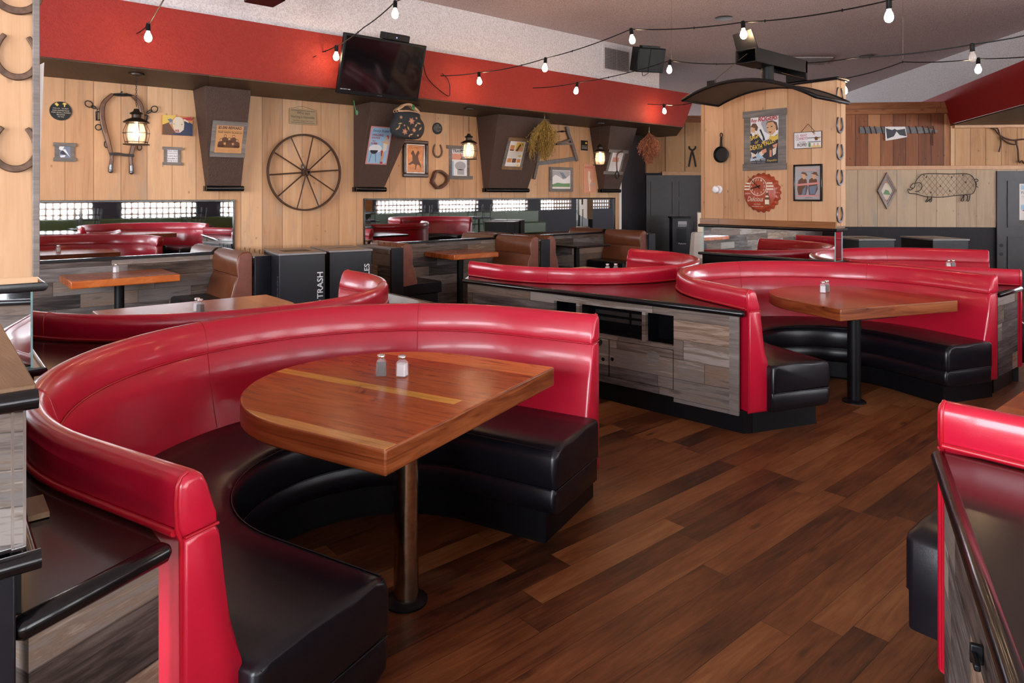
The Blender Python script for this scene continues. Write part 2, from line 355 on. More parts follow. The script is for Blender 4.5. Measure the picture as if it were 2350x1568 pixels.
m_shoe = plain('old_horseshoe_iron', (.13, .075, .05), .5, metal=.6, bump=.35, bscale=70, var=.4, vscale=35)
m_leather = plain('brown_leather', (.10, .035, .017), .5, bump=.2, bscale=90, var=.3)
m_hame = plain('worn_hame_wood', (.12, .040, .012), .38, coat=.2, bump=.15, bscale=40, var=.5, vscale=18)
m_strap = plain('dark_strap', (.02, .012, .01), .6)
m_wedge = stucco('brown_textured_paint', (.085, .048, .036), 70, .9, .15, .55)
m_dgrey = stucco('charcoal_paint', (.026, .023, .029), 60, .4, .1, .6)
m_door = plain('dark_door_paint', (.024, .020, .024), .42, bump=.2, bscale=25, var=.15)
m_redwall = stucco('red_wall_paint', (.26, .024, .018), 55, .5, .12, .7)
m_darkred = stucco('dark_red_wall_paint', (.30, .014, .014), 55, .4, .1, .7)
m_soffit = bricks('dark_stained_soffit', (.3, 1, 0), (1, -.3, 0), 3, 1.2, [(0, (.022, .010, .004)), (.5, (.058, .028, .011)), (1, (.11, .058, .024))], rough=.5, knot=.4)
m_white = stucco('white_stucco', (.60, .56, .57), 65, .35, .3, .9)
m_ceil = stucco('popcorn_ceiling', (.60, .48, .47), 75, 1.0, .42, .95)
m_plast = plain('black_plastic', (.004, .004, .005), .38, var=.05, spec=.2)
m_screen = plain('tv_glass', (.003, .003, .004), .05, coat=.5, var=0)
m_bin = plain('bin_black', (.010, .0105, .015), .4, var=.08, spec=.4)
m_bintop = plain('bin_grey_top', (.22, .20, .20), .32, var=.08)
m_wtext = plain('white_lettering', (.75, .75, .78), .5, var=.02)
m_gtext = plain('grey_lettering', (.10, .10, .11), .5)
m_btext = plain('black_lettering', (.018, .014, .012), .6)
m_rtext = plain('red_lettering', (.42, .02, .025), .5, var=.05)
m_ytext = plain('yellow_lettering', (.72, .52, .03), .5, var=.05)
m_paper = plain('white_paper', (.70, .66, .62), .5, var=.05)
m_cream = plain('cream_print', (.66, .50, .34), .5, var=.06)
m_kraft = plain('orange_tan_paper', (.55, .27, .10), .6, var=.08)
m_photo = None
m_mirror = NT('mirror_silver'); m_mirror = m_mirror.fin((.80, .83, .84), .015, 1)
m_glassedge = plain('mirror_edge', (.25, .50, .50), .2, var=.05)
def glass(name, col=(1, 1, 1), rough=0.0, ior=1.45):
    t = NT(name); t.b.inputs['Transmission Weight'].default_value = 1; t.b.inputs['IOR'].default_value = ior; return t.fin(col, rough)
def thin(name, col, a, r):
    t = NT(name); t.b.inputs['Alpha'].default_value = a; return t.fin(col, r, 0, .6, .8)
m_glass = thin('clear_glass', (.80, .82, .84), .22, .04)
m_lglass = thin('seeded_lantern_glass', (.9, .82, .72), .30, .2)
m_salt = plain('salt', (.82, .82, .84), .8, bump=.2, bscale=900, var=.03)
m_pepper = plain('pepper', (.06, .045, .035), .9, bump=.3, bscale=900, var=.5, vscale=300)
m_bulb = emis('warm_bulb', (1, .66, .36), 120.0)
m_filament = emis('pendant_bulb', (1, .62, .34), 36)
m_can = NT('can_lamp'); m_can.b.inputs['Emission Color'].default_value = (1, .45, .2, 1); m_can.b.inputs['Emission Strength'].default_value = .55; m_can = m_can.fin((.10, .04, .02), .6)
m_bronze = plain('aged_bronze', (.035, .024, .018), .42, metal=.6, var=.3)
m_blueled = emis('blue_led', (.1, .2, 1), 6)
m_green = plain('green_plastic', (.03, .22, .05), .4)
m_greenv = plain('green_vinyl', (.03, .055, .012), .35, coat=.15)
m_lattice = plain('lattice_wood', (.16, .07, .03), .6)
m_cloth = plain('white_tablecloth', (.62, .58, .54), .9, var=.04)
m_hay = plain('dried_yellow_flowers', (.36, .22, .05), .9, var=.5, vscale=40)
m_pinkdry = plain('dried_pink_flowers', (.38, .13, .065), .9, var=.5, vscale=40)
m_frame = plain('dark_carved_frame', (.05, .022, .014), .35, coat=.3, bump=.3, bscale=50, var=.3)
m_copper = plain('embossed_copper', (.46, .19, .08), .4, metal=.5, bump=.6, bscale=45, var=.25, vscale=25)
m_silverleaf = plain('silver_slip', (.45, .42, .38), .3, metal=.7)
m_tan = plain('light_wood_trim', (.58, .32, .17), .5, bump=.1, bscale=30, var=.15)
m_blackglass = plain('cubby_black', (.004, .004, .006), .3, spec=.25)
def flat(name, c, r=.5): return plain(name, c, r, var=.05)
K = dict(skin=flat('print_skin', (.60, .33, .17)), brown=flat('print_brown', (.12, .05, .025)), blue=flat('print_blue', (.30, .46, .62)),
         slate=flat('print_slate', (.14, .18, .24)), dark=flat('print_dark', (.02, .02, .03)), pink=flat('print_pink', (.60, .24, .22)),
         grey=flat('print_grey', (.35, .34, .36)), white=flat('print_white', (.72, .70, .70)), yellow=flat('print_yellow', (.66, .45, .08)),
         orange=flat('print_orange', (.55, .22, .06)), green=flat('print_green', (.12, .25, .10)), red=flat('print_red', (.42, .03, .03)),
         navy=flat('print_navy', (.02, .03, .08)), salmon=flat('print_salmon', (.62, .27, .17)), plaque=flat('plaque_tan', (.36, .23, .11)), rose=flat('tapestry_rose', (.36, .13, .085)), straw=flat('tapestry_straw', (.40, .25, .10)), cream=flat('print_cream', (.68, .58, .44)))
# ================================================================== the room
CEIL = 3.93; SOF_Y = 7.01; SOF_Z = 2.73; SOF_T = 3.32
bm = NB(); slab(bm, [(-5.2, -5.2), (30, -5.2), (30, 24), (-5.2, 24)], -.06, 0); struct('floor', bm, m_floor)
# pine wall above the mirrors, barnwood below
bm = NB(); box(bm, -5, WALL_Y, .0, 9.55, WALL_Y+.15, 4.05); struct('wall_back', bm, m_pine)
for i, (x0, x1) in enumerate([(-5, 2.62), (4.46, 9.5)]):
    bm = NB(); box(bm, x0, WALL_Y-.03, 0, x1, WALL_Y, .885); struct('trim_%d' % (i+1), bm, m_barn)
# red soffit over the booths, dark stained underside, white stucco wall above it
e0, e1 = (9.92, SOF_Y), (11.25, 8.30)
bm = NB(); prism(bm, [Vector((-5, SOF_Y, SOF_Z)), Vector((e0[0], e0[1], SOF_Z)), Vector((10.27, SOF_Y, SOF_T)), Vector((-5, SOF_Y, SOF_T))], (0, .05, 0))
addpoly(bm, [Vector((e0[0], e0[1], SOF_Z)), Vector((e1[0], e1[1], SOF_Z)), Vector((11.6, 8.3, SOF_T)), Vector((10.27, SOF_Y, SOF_T))])
addpoly(bm, [Vector((-5, SOF_Y, SOF_T)), Vector((10.27, SOF_Y, SOF_T)), Vector((11.6, 8.3, SOF_T)), Vector((-5, 8.3, SOF_T))])
struct('wall_soffit', bm, m_redwall)
bm = NB(); slab(bm, [(-5, SOF_Y+.01), (e0[0]-.01, SOF_Y+.01), (e1[0]-.02, 8.1), (e1[0]-.02, 8.5), (-5, 8.5)], SOF_Z-.012, SOF_Z+.02)
struct('trim_3', bm, m_soffit)
bm = NB(); box(bm, -5, SOF_Y+.06, SOF_T-.02, 9.32, SOF_Y+.3, CEIL+.05); struct('wall_clerestory', bm, m_white)
# charcoal wall between the pine wall and the far door wall
g0 = Vector((9.55, 8.1, 0)); q = atD(1481, 448, 13.95)
bm = NB(); prism(bm, [g0, Vector((q.x, q.y, 0)), Vector((q.x, q.y, 4)), Vector((9.55, 8.1, 4))], (0, .1, 0)); struct('wall_charcoal', bm, m_dgrey)
bm = NB(); box(bm, 9.50, WALL_Y-.012, .85, 9.56, WALL_Y+.02, 2.3); struct('trim_4', bm, m_paper)
# far wall with the old door: boards above, shelf rail, door below
u0 = DW.px(1478, 300)[0]; u1 = DW.px(1800, 300)[0]
zr = DW.px(1550, 397)[1]
bm = NB(); fbox(bm, DW, u0, 0, u1, zr, -.1, 0); struct('wall_far_lower', bm, m_dgrey)
bm = NB(); fbox(bm, DW, u0, zr, u1, DW.px(1550, 280)[1], -.1, 0); struct('wall_far_boards', bm, m_fence)
bm = NB(); fbox(bm, DW, u0, DW.px(1550, 281)[1], u1, DW.px(1550, 266)[1], -.12, .04); struct('trim_5', bm, m_beam)
bm = NB(); fbox(bm, DW, DW.px(1518, 300)[0], zr-.05, u1, zr+.03, 0, .06); struct('trim_6', bm, m_tan, bev=.004)
# far wall with the pig: dark dado, pale boards, rail, cedar boards, beam
uA, uB = -.9, FW.px(2460, 400)[0]; z0 = FW.px(2100, 521)[1]; z1 = FW.px(2100, 385)[1]
bm = NB(); fbox(bm, FW, uA, 0, uB, z0, -.1, 0); struct('wall_pig_dado', bm, m_dgrey)
bm = NB(); fbox(bm, FW, uA, z0, uB, z1, -.1, .02); struct('wall_pig', bm, m_pineF)
us = FW.px(2182, 300)[0]; zt = FW.px(2050, 235)[1]; zb = FW.px(2050, 262)[1]
bm = NB(); fbox(bm, FW, uA, z1, us, zb+.02, -.12, -.02); struct('wall_cedar', bm, m_cedar)
bm = NB(); fbox(bm, FW, us, z1, uB, FW.px(2250, 288)[1], -.12, .0); struct('wall_pale_cedar', bm, m_cedarL)
bm = NB(); fbox(bm, FW, uA, zb, us+.05, zt, -.12, .03); struct('trim_7', bm, m_beam, bev=.01)
bm = NB(); fbox(bm, FW, uA, z1-.035, uB, z1+.03, -.02, .07); struct('trim_8', bm, m_tan, bev=.004)
bm = NB(); prect(bm, FW, 2186, 284, 2480, 292, -.1, .07); struct('trim_9', bm, m_tan, bev=.004)
# right hand dark red soffit with white stucco above, running on behind the partition
s0 = atD(2183, 448, 11.34); s1 = atD(2400, 448, 8.3); dv = (s1-s0).normalized(); s1 = s0 + dv*4.6; s2 = s0 - dv*9
nr = Vector((-dv.y, dv.x, 0)); nr = nr if nr.dot(RT) < 0 else -nr
P3 = lambda p, z: Vector((p.x, p.y, z))
bm = NB(); addpoly(bm, [P3(s2, 2.73), P3(s1, 2.73), P3(s1+nr*.14, 3.24), P3(s2+nr*.14, 3.24)])
addpoly(bm, [P3(s2+nr*.14, 3.24), P3(s1+nr*.14, 3.24), P3(s1-nr*1.5, 3.24), P3(s2-nr*1.5, 3.24)])
struct('wall_right_soffit', bm, m_darkred)
bm = NB(); prism(bm, [P3(s2, 2.725), P3(s1, 2.725), P3(s1-nr*1.6, 2.725), P3(s2-nr*1.6, 2.725)], (0, 0, -.02)); struct('trim_10', bm, m_soffit)
q0 = atD(1929, 448, 16.2); q1 = atD(2350, 448, 9.84); qd = (q1-q0).normalized(); q1 = q1+qd*2.6; q0 = q0-qd*3
bm = NB(); prism(bm, [P3(q0, 2.9), P3(q1, 2.9), P3(q1, CEIL+.02), P3(q0, CEIL+.02)], -nr*.1); struct('wall_right_clerestory', bm, m_white)
# level ceiling over everything
bm = NB(); box(bm, -5.3, -5.3, CEIL, 30, 24, CEIL+.15); struct('ceiling', bm, m_ceil)
bm = NB(); box(bm, -5.3, 24, 0, 30, 24.1, 4); struct('wall_far_north', bm, m_white)
bm = NB(); box(bm, 30, -5.3, 0, 30.1, 24, 4); struct('wall_far_east', bm, m_white)
# walls behind the viewer: windows with wooden lattice along the street side, more on the far left
WZ0, WZ1 = .95, 2.9; WYY = -4.5
bm = NB(); box(bm, -5, WYY-.15, 0, 30, WYY, WZ0); struct('wall_street_lower', bm, m_dgrey)
bm = NB(); box(bm, -5, WYY-.15, WZ1, 30, WYY, CEIL); struct('wall_street_upper', bm, m_white)
for i in range(13):
    x = -4.0+i*2.55; bm = NB(); box(bm, x-.35, WYY-.15, WZ0, x+.35, WYY, WZ1); struct('trim_%d' % (20+i), bm, m_dgrey)
    bm = NB(); xa, xb = x+.35, x+2.2
    for k in range(12): u = xa+(xb-xa)*(k+.5)/12; box(bm, u-.032, WYY-.09, WZ0, u+.032, WYY-.06, WZ1)
    for k in range(12): v = WZ0+(WZ1-WZ0)*(k+.5)/12; box(bm, xa, WYY-.06, v-.032, xb, WYY-.03, v+.032)
    struct('window_%d' % (i+1), bm, m_lattice)
bm = NB()  # lattice placed before the added far lamp so it mirrors as a window
for k in range(60): y = -3.4+k*.4; box(bm, 29.1, y-.06, .7, 29.16, y+.06, 3.3)
for k in range(9): z = .8+k*.3; box(bm, 29.04, -3.6, z-.05, 29.1, 20.4, z+.05)
struct('window_20', bm, m_lattice)
bm = NB(); box(bm, -4.65, -5, 0, -4.5, 9, WZ0); struct('wall_left_lower', bm, m_dgrey)
bm = NB(); box(bm, -4.65, -5, WZ1, -4.5, 9, CEIL); struct('wall_left_upper', bm, m_white)
for i, (y0, y1) in enumerate([(-5, -2.6), (-.2, .2), (2.6, 3.0), (5.6, 9)]):
    bm = NB(); box(bm, -4.65, y0, WZ0, -4.5, y1, WZ1); struct('trim_%d' % (40+i), bm, m_dgrey)

# ------------------------------------------------------------------ mirrors on the pine wall
def wall_mirror(x0, x1, z0, z1, label, seam=None):
    t = thing('wall_mirror', label, 'mirror', (x0, WALL_Y, z0))
    bm = NB(); fbox(bm, BW, x0+.012, z0+.012, (seam or x1)-.002 if seam else x1-.012, z1-.012, .002, .012); obj('mirror_pane', bm, m_mirror, t)
    if seam: bm = NB(); fbox(bm, BW, seam+.002, z0+.012, x1-.012, z1-.012, .002, .0122); obj('mirror_pane', bm, m_mirror, t)
    bm = NB(); fbox(bm, BW, x0, z1-.022, x1, z1, 0, .03); fbox(bm, BW, x0, z0-.01, x1, z0+.022, 0, .045)
    fbox(bm, BW, x1-.018, z0, x1, z1, 0, .028); fbox(bm, BW, x0, z0, x0+.018, z1, 0, .028); obj('frame', bm, m_bull, t, bev=.004)
    return t
wall_mirror(-1.9, 2.71, .887, 1.497, 'long low wall mirror in a black frame above the brown bench beside the near pillar')
wall_mirror(4.37, 9.37, .887, 1.505, 'long two-pane wall mirror in a black frame below the handbag and lanterns', seam=onY(1162, 500, WALL_Y).x)

# ------------------------------------------------------------------ tapered brown pilasters under the soffit
WEDGE = []
def pilaster(xt0, xt1, xb0, xb1, yt, label):
    yb = 7.98; zb_, zt_ = 1.655, SOF_Z-.012
    t = thing('tapered_pilaster', label, 'pilaster', ((xb0+xb1)/2, WALL_Y, zb_), 0, 'brown tapered pilasters')
    bm = NB(); A = [Vector(p) for p in ((xb0, yb, zb_), (xb1, yb, zb_), (xt1, yt, zt_), (xt0, yt, zt_))]
    B = [Vector((p.x, WALL_Y-.002, p.z)) for p in A]; a = [bm.verts.new(p) for p in A]; b = [bm.verts.new(p) for p in B]
    bm.faces.new(a); bm.faces.new(b)
    for i in range(4): bm.faces.new([a[i], a[(i+1) % 4], b[(i+1) % 4], b[i]])
    obj('body', bm, m_wedge, t, bev=.004)
    bm = NB(); tube(bm, [(xb0-.02, yb+.02, zb_-.03), (xb1+.03, yb+.02, zb_-.03)], .032, 14); box(bm, xb0-.02, yb+.02, zb_-.06, xb1+.03, WALL_Y-.002, zb_)
    obj('bullnose', bm, m_bull, t, smooth=40)
    f = Fr(A[0], A[1]-A[0], A[3]-A[0]+Vector((A[0].x-A[3].x, 0, 0))); f.o = f.o+f.n*.003; WEDGE.append(f); return t
pilaster(2.26, 2.75, 2.39, 2.75, 7.66, 'brown tapered pilaster bearing the orange reward poster')
pilaster(4.23, 4.95, 4.23, 4.62, 7.62, 'brown tapered pilaster behind the tapestry handbag')
pilaster(6.25, 7.28, 6.38, 7.18, 7.58, 'widest brown tapered pilaster, with the recipe poster and dried flowers')
pilaster(8.72, 9.42, 8.95, 9.38, 7.62, 'brown tapered pilaster at the far end of the pine wall')

# ================================================================== round booths
R0 = 1.185
def upath(R, s, v0, n=48):
    """left end, up, round, down: (x, y, nx, ny)"""
    p = [(-R, v0, -1, 0)] if v0 < s else []
    m = max(2, int((s-v0)/.08)); p = [(-R, v0+(s-v0)*i/m, -1, 0) for i in range(m)]
    for i in range(n+1):
        a = PI-PI*i/n; p.append((R*math.cos(a), s+R*math.sin(a), math.cos(a), math.sin(a)))
    p += [(R, s-(s-v0)*(i+1)/m, 1, 0) for i in range(m)]
    return p
def sweep(bm, path, prof, endr=.012, n_end=3):
    """closed profile (r,z) swept along the U path with softened ends"""
    cr = sum(p[0] for p in prof)/len(prof); cz = sum(p[1] for p in prof)/len(prof)
    secs = []
    def sec(x, y, nx, ny, k):
        out = []
        for r, z in prof:
            d = Vector((cr-r, cz-z)); l = d.length; d = d*(min(k, l*.8)/l) if l > 0 else d
            out.append(bm.verts.new((x+nx*(r+d.x), y+ny*(r+d.x), z+d.y)))
        return out
    f, l = path[0], path[-1]
    if endr:
        for i in range(n_end):
            a = PI/2*i/n_end; secs.append(sec(f[0], f[1]-endr*math.sin(a)*0-endr+endr*(1-math.cos(a)) if False else f[1]-endr*math.cos(a), f[2], f[3], endr*(1-math.sin(a))))
    for q in path: secs.append(sec(*q, 0))
    if endr:
        for i in range(n_end-1, -1, -1):
            a = PI/2*i/n_end; secs.append(sec(l[0], l[1]-endr*math.cos(a), l[2], l[3], endr*(1-math.sin(a))))
    n = len(prof)
    for A, B in zip(secs, secs[1:]):
        for k in range(n): bm.faces.new([A[k], A[(k+1) % n], B[(k+1) % n], B[k]])
    bm.faces.new(secs[0]); bm.faces.new(secs[-1][::-1]); return bm
BODY = [(-.014, .13), (-.014, .795), (-.04, .805), (-.085, .805), (-.098, .79), (-.113, .68), (-.137, .56), (-.166, .44), (-.19, .3), (-.20, .13)]
ROLL = [(-.014, .795), (-.004, .82), (-.001, .875), (-.004, .912), (-.013, .930), (-.028, .936), (-.048, .934), (-.063, .922), (-.077, .895), (-.089, .855), (-.099, .82), (-.098, .795)]
CUSH = [(-.15, .262), (-.15, .425), (-.165, .443), (-.30, .452), (-.48, .452), (-.583, .446), (-.622, .428), (-.638, .395), (-.641, .34), (-.638, .29), (-.628, .262)]
BAND = [(-.15, .142), (-.15, .262), (-.626, .262), (-.639, .235), (-.641, .2), (-.632, .16), (-.60, .142)]
PLIN = [(-.05, 0), (-.05, .142), (-.58, .142), (-.58, .012), (-.592, .0)]
def booth(mid, th, s, label, sv=-.05):
    t = thing('round_booth', label, 'booth', (mid[0], mid[1], 0), th, 'red and black round booths'); P = upath(R0, s, 0)
    kw = dict(local=True)
    bm = NB(); sweep(bm, P, BODY, .02); obj('backrest', bm, m_red, t, smooth=50, **kw)
    bm = NB(); sweep(bm, P, ROLL, .02); obj('top_roll', bm, m_red, t, smooth=60, **kw)
    bm = NB()
    inn = [(x-nx*.102, y-ny*.102, .797) for x, y, nx, ny in P]; outp = [(x-nx*.0, y-ny*.0, .811) for x, y, nx, ny in P]
    tube(bm, inn, .0045, 6)
    tube(bm, outp, .009, 8)
    for sx in (-1, 1):                                     # welts round the arm ends
        y = -.004
        tube(bm, [(sx*(R0+r), y, z) for r, z in [(-.018, .14)]+[(-.014, .79)]+ROLL[1:6]], .006, 6)
        tube(bm, [(sx*(R0+r), y-.012, z) for r, z in [(-.014, .797), (-.099, .797)]], .004, 6)
    obj('piping', bm, m_redp, t, smooth=80, **kw)
    for a in (PI*.5, PI*.83, PI*.17):                      # seams over the roll
        bm = NB(); x, y, nx, ny = R0*math.cos(a), s+R0*math.sin(a), math.cos(a), math.sin(a)
        tube(bm, [(x+nx*r, y+ny*r, z) for r, z in ROLL+[(-.114, .68), (-.138, .56), (-.166, .45)]], .0026, 5); obj('seam', bm, m_redp, t, smooth=80, **kw)
    Q = upath(R0, s, sv)
    bm = NB(); sweep(bm, Q, CUSH, .03, 4); obj('seat_cushion', bm, m_blk, t, smooth=50, **kw)
    bm = NB(); sweep(bm, Q, BAND, .02, 3); obj('seat_band', bm, m_blk, t, smooth=50, **kw)
    bm = NB(); sweep(bm, upath(R0, s, 0), PLIN, 0); obj('plinth', bm, m_plinth, t, smooth=40, **kw)
    bm = NB(); tube(bm, [(x-nx*.636, y-ny*.636, .263) for x, y, nx, ny in Q], .004, 6)
    rr = [(x-nx*.622, y-ny*.622, .4305) for x, y, nx, ny in Q]; tube(bm, rr, .003, 5)
    for sx in (-1, 1): tube(bm, [(sx*(R0+r), sv-.023, .4305) for r in (-.17, -.40, -.61)], .003, 5); tube(bm, [(sx*(R0+r), sv-.026, .263) for r in (-.17, -.40, -.62)], .004, 5)
    obj('welt', bm, m_blk, t, smooth=80, **kw)
    return t
B1 = dict(mid=(1.529, 2.009), th=R_(19.5), s=.42); B2 = dict(mid=(5.15, 1.965), th=R_(-20), s=.42)
B3 = dict(mid=(1.48, 5.15), th=PI, s=.28); B4 = dict(mid=(5.01, 5.07), th=PI, s=.28)
B5 = dict(mid=(3.46, .70), th=PI, s=.28); B7 = dict(mid=(7.95, 1.95), th=R_(20), s=.42)
b1 = booth(**B1, label='red round booth with black seat around the big plank table with two shakers in front')
clone(b1, (*B2['mid'], 0), B2['th'], 'red round booth at the end of the barnwood cabinet, its table on a black pole')
b3 = booth(**B3, label='red round booth showing its back, between the front booth and the brown bench', sv=-.13)
clone(b3, (*B4['mid'], 0), B4['th'], 'red round booth showing its back above the long dark countertop')
clone(b3, (*B5['mid'], 0), B5['th'], 'cut-off red booth corner beside the dark counter at the lower edge')
clone(b1, (*B7['mid'], 0), B7['th'], 'red round booth behind the pillar, in front of the far recycling bins')

def bpath(B, off=.001):
    """world outline of a booth's outer face, left end to right end"""
    c, s_ = math.cos(B['th']), math.sin(B['th'])
    return [(B['mid'][0]+(x+nx*off)*c-(y+ny*off)*s_, B['mid'][1]+(x+nx*off)*s_+(y+ny*off)*c) for x, y, nx, ny in upath(R0, B['s'], 0)]
def nearest(P, Q):
    return min((math.hypot(p[0]-q[0], p[1]-q[1]), i, j) for i, p in enumerate(P) for j, q in enumerate(Q))[1:]

# ------------------------------------------------------------------ tables of the round booths
def d_table(B, du, mat, pole, label, dv=.01, hw=.59, L=1.06, rot=0, clip=.03):
    t = thing('booth_table', label, 'table', (*B['mid'], 0), B['th']); kw = dict(local=True)
    s = L-hw; pts = [(-hw, dv)]+[(-hw, dv+s*.5)]+[(hw*math.cos(a), dv+s+hw*math.sin(a)) for a in [PI-PI*i/28 for i in range(29)]]+[(hw, dv+s*.5), (hw, dv)]
    pts = [(x+du, y) for x, y in pts]
    bm = NB(); slab(bm, pts, .675, .76); bm.faces.ensure_lookup_table()
    for f in bm.faces: f.material_index = 0 if abs(f.calc_center_median().z-.7175) > .03 else 1
    obj('table_top', bm, [mat, m_edge], t, bev=.007, bseg=3, **kw)
    px_, py_ = pole[0], pole[1]
    bm = NB(); lathe(bm, [(.047, .012), (.047, .66)], (px_, py_, 0), 28); obj('pole', bm, pole[2], t, smooth=40, **kw)
    bm = NB(); lathe(bm, [(.0, 0), (.082, 0), (.082, .008), (.06, .02), (.048, .022)], (px_, py_, 0), 28); obj('base_flange', bm, m_plinth, t, smooth=40, **kw)
    bm = NB(); box(bm, px_-.2, py_-.2, .655, px_+.2, py_+.2, .676); obj('mounting_plate', bm, m_plinth, t, **kw)
    return t
# first table: boards of clearly different tone
t = NT('plank_table_wood'); v, x, y, z = t.xyz('obj')
xs = t.math('DIVIDE', t.math('ADD', x, .567), 1.4)
idc = t.ramp(xs, [(0, (.54, .25, .07)), (.106, (.36, .062, .007)), (.25, (.41, .075, .008)), (.4136, (.66, .32, .045)), (.456, (.38, .067, .008)), (.62, (.34, .058, .007)), (.775, (.60, .18, .036))], 'CONSTANT')
short = t.math('LESS_THAN', y, .09); yel = t.math('MULTIPLY', t.math('GREATER_THAN', xs, .4136), t.math('LESS_THAN', xs, .456))
idc = t.mix(t.math('MULTIPLY', short, yel), idc, (.40, .072, .008, 1))
gv = t.comb(t.math('MULTIPLY', x, 17), t.math('MULTIPLY', y, 1.9), 0); g = t.noise(gv, 1, 6, .62, 1.8)
gf = t.noise(t.comb(t.math('MULTIPLY', x, 150), t.math('MULTIPLY', y, 6), 0), 1, 3, .6)
k = t.ramp(t.math('ADD', t.math('MULTIPLY', g, .8), t.math('MULTIPLY', gf, .25)), [(.32, (.45, .36, .3)), (.5, (.95, .93, .9)), (.72, (1.25, 1.2, 1.15))])
col = t.mix(1, idc, k, 'MULTIPLY')
st = t.noise(t.comb(t.math('MULTIPLY', x, 5), t.math('MULTIPLY', y, 3), 3), 1, 5, .7, .8)
col = t.mix(t.ramp(st, [(.62, (0, 0, 0)), (.72, (.7,)*3)]), col, (.07, .018, .006, 1))
t.bump(t.math('ADD', gf, g), .10, .003); m_plank1 = t.fin(col, t.math('ADD', .13, t.math('MULTIPLY', g, .18)), 0, .05, .4)
d_table(B1, .118, m_plank1, (-.052, .265, m_steel), 'big rounded plank table with a yellow stripe and steel pole, in the front booth')
d_table(B2, .20, m_table, (.04, .28, m_bmetal), 'rounded orange-brown plank table on a black pole in the booth beyond the cabinet', hw=.575)
d_table(B3, .02, m_table, (0, .3, m_bmetal), 'shiny plank table between the two red booths below the trash bins', dv=-.25, hw=.60)
d_table(B4, .05, m_table, (0, .3, m_bmetal), 'plank table mostly hidden behind the booth back above the long countertop', dv=-.15)
d_table(B5, .05, m_table, (0, .3, m_bmetal), 'cut-off plank table corner at the edge beside the nearby red booth end', dv=-.05, hw=.58)
d_table(B7, .1, m_table, (0, .3, m_bmetal), 'table with two shakers inside the booth behind the pillar')

# ------------------------------------------------------------------ countertops and cabinets between booths
P1, P2, P3b, P4, P7 = bpath(B1), bpath(B2), bpath(B3), bpath(B4), bpath(B7)
def counter(poly, edges, label, z0=.765):
    t = thing('countertop', label, 'countertop', (*poly[0], z0))
    bm = NB(); slab(bm, poly, z0, .80); obj('slab', bm, m_counter, t)
    for a, b in edges:
        bm = NB(); d = (Vector(b)-Vector(a)).normalized()*.012
        tube(bm, [(a[0]-d.x, a[1]-d.y, .781), (a[0], a[1], .781), (b[0], b[1], .781), (b[0]+d.x, b[1]+d.y, .781)], [.014, .0225, .0225, .014], 14); obj('bullnose_edge', bm, m_bull, t, smooth=50)
    return t
def corner(B, end, off=.027): return bpath(B, off)[end]
i, j = nearest(P1, P3b)                                     # booth 3 runs right-to-left in world terms (turned by 180)
cA = (.128, 1.487); a_end = corner(B1, 0)
# near-left counter: from the post to booth 1's arm, then along both booth backs
left3 = [p for p in P3b[j:]]
poly = [cA, a_end]+P1[1:i+1]+left3+[(.10, 5.15)]
counter(poly, [(cA, (a_end[0]+.0, a_end[1]))], 'dark countertop between the near mirror ledge and the front booth')
c1, c3 = corner(B1, -1), corner(B3, 0)
polyR = [c1]+P1[i+1:-1][::-1]+P3b[1:j][::-1]+[c3]
counter(polyR[:], [(c3, c1)], 'dark countertop behind the front booth, ending at its far arm')
i4, j4 = nearest(P2, P4)
F1 = (3.66, 4.92); F2 = corner(B2, 0)
polyL = [F2]+P2[1:i4+1]+P4[j4:]+[F1]
counter(polyL, [(F1, F2)], 'long dark countertop over the barnwood cabinet between two red booths')
i7, j7 = nearest(P2, P7)
c2, c7 = corner(B2, -1), corner(B7, 0)
polyB = [c2]+P2[i4+1:-1][::-1]+P4[:j4][::-1]+[P4[0], (7.0, 5.0), (7.0, 3.6)]+P7[1:20][::-1]+[c7]
counter(polyB, [(c2, c7)], 'dark countertop around the foot of the pillar')
# cabinets: barnwood faces on a recessed black plinth
def face_frame(a, b): return Fr((a[0], a[1], 0), (b[0]-a[0], b[1]-a[1], 0), UP)
FB = face_frame(F1, F2); LB = (Vector(F2)-Vector(F1)).length
def cab_depth(n): return -.02-n
t = thing('service_cabinet', 'long barnwood service cabinet with dark cubby holes and doors beside the plank floor', 'cabinet', (F1[0], F1[1], 0))
uc = [FB.px(x, y)[0] for x, y in ((1269, 690), (1320, 700), (1327, 705), (1471, 740), (1479, 750), (1545, 760), (1683, 800))]
zc1, zc0 = FB.px(1500, 720)[1], FB.px(1500, 788)[1]; zbot = .142; zd1 = FB.px(1460, 790)[1]; zd0 = zbot+.05
u_end = uc[6]
bm = NB(); n0, n1 = -.05, -.012
u_end -= .03
fbox(bm, FB, .03, zbot, uc[0], .757, n0, n1); fbox(bm, FB, uc[0], zc1, uc[5], .757, n0, n1); fbox(bm, FB, uc[0], zd1, uc[5], zc0, n0, n1)
fbox(bm, FB, uc[1], zc0, uc[2], zc1, n0, n1); fbox(bm, FB, uc[3], zc0, uc[4], zc1, n0, n1)
fbox(bm, FB, uc[5], zbot-.03, u_end, .757, n0, -.006); fbox(bm, FB, uc[0], zbot, uc[5], zd0, n0, n1); fbox(bm, FB, .03, zbot, .05, .757, -.15, n0)
obj('face', bm, m_barn, t)
bm = NB(); fbox(bm, FB, u_end, zbot-.03, LB-.03, .757, -.022, -.004); obj('corner_post', bm, m_greywood, t)['label'] = 'pale grey corner board'
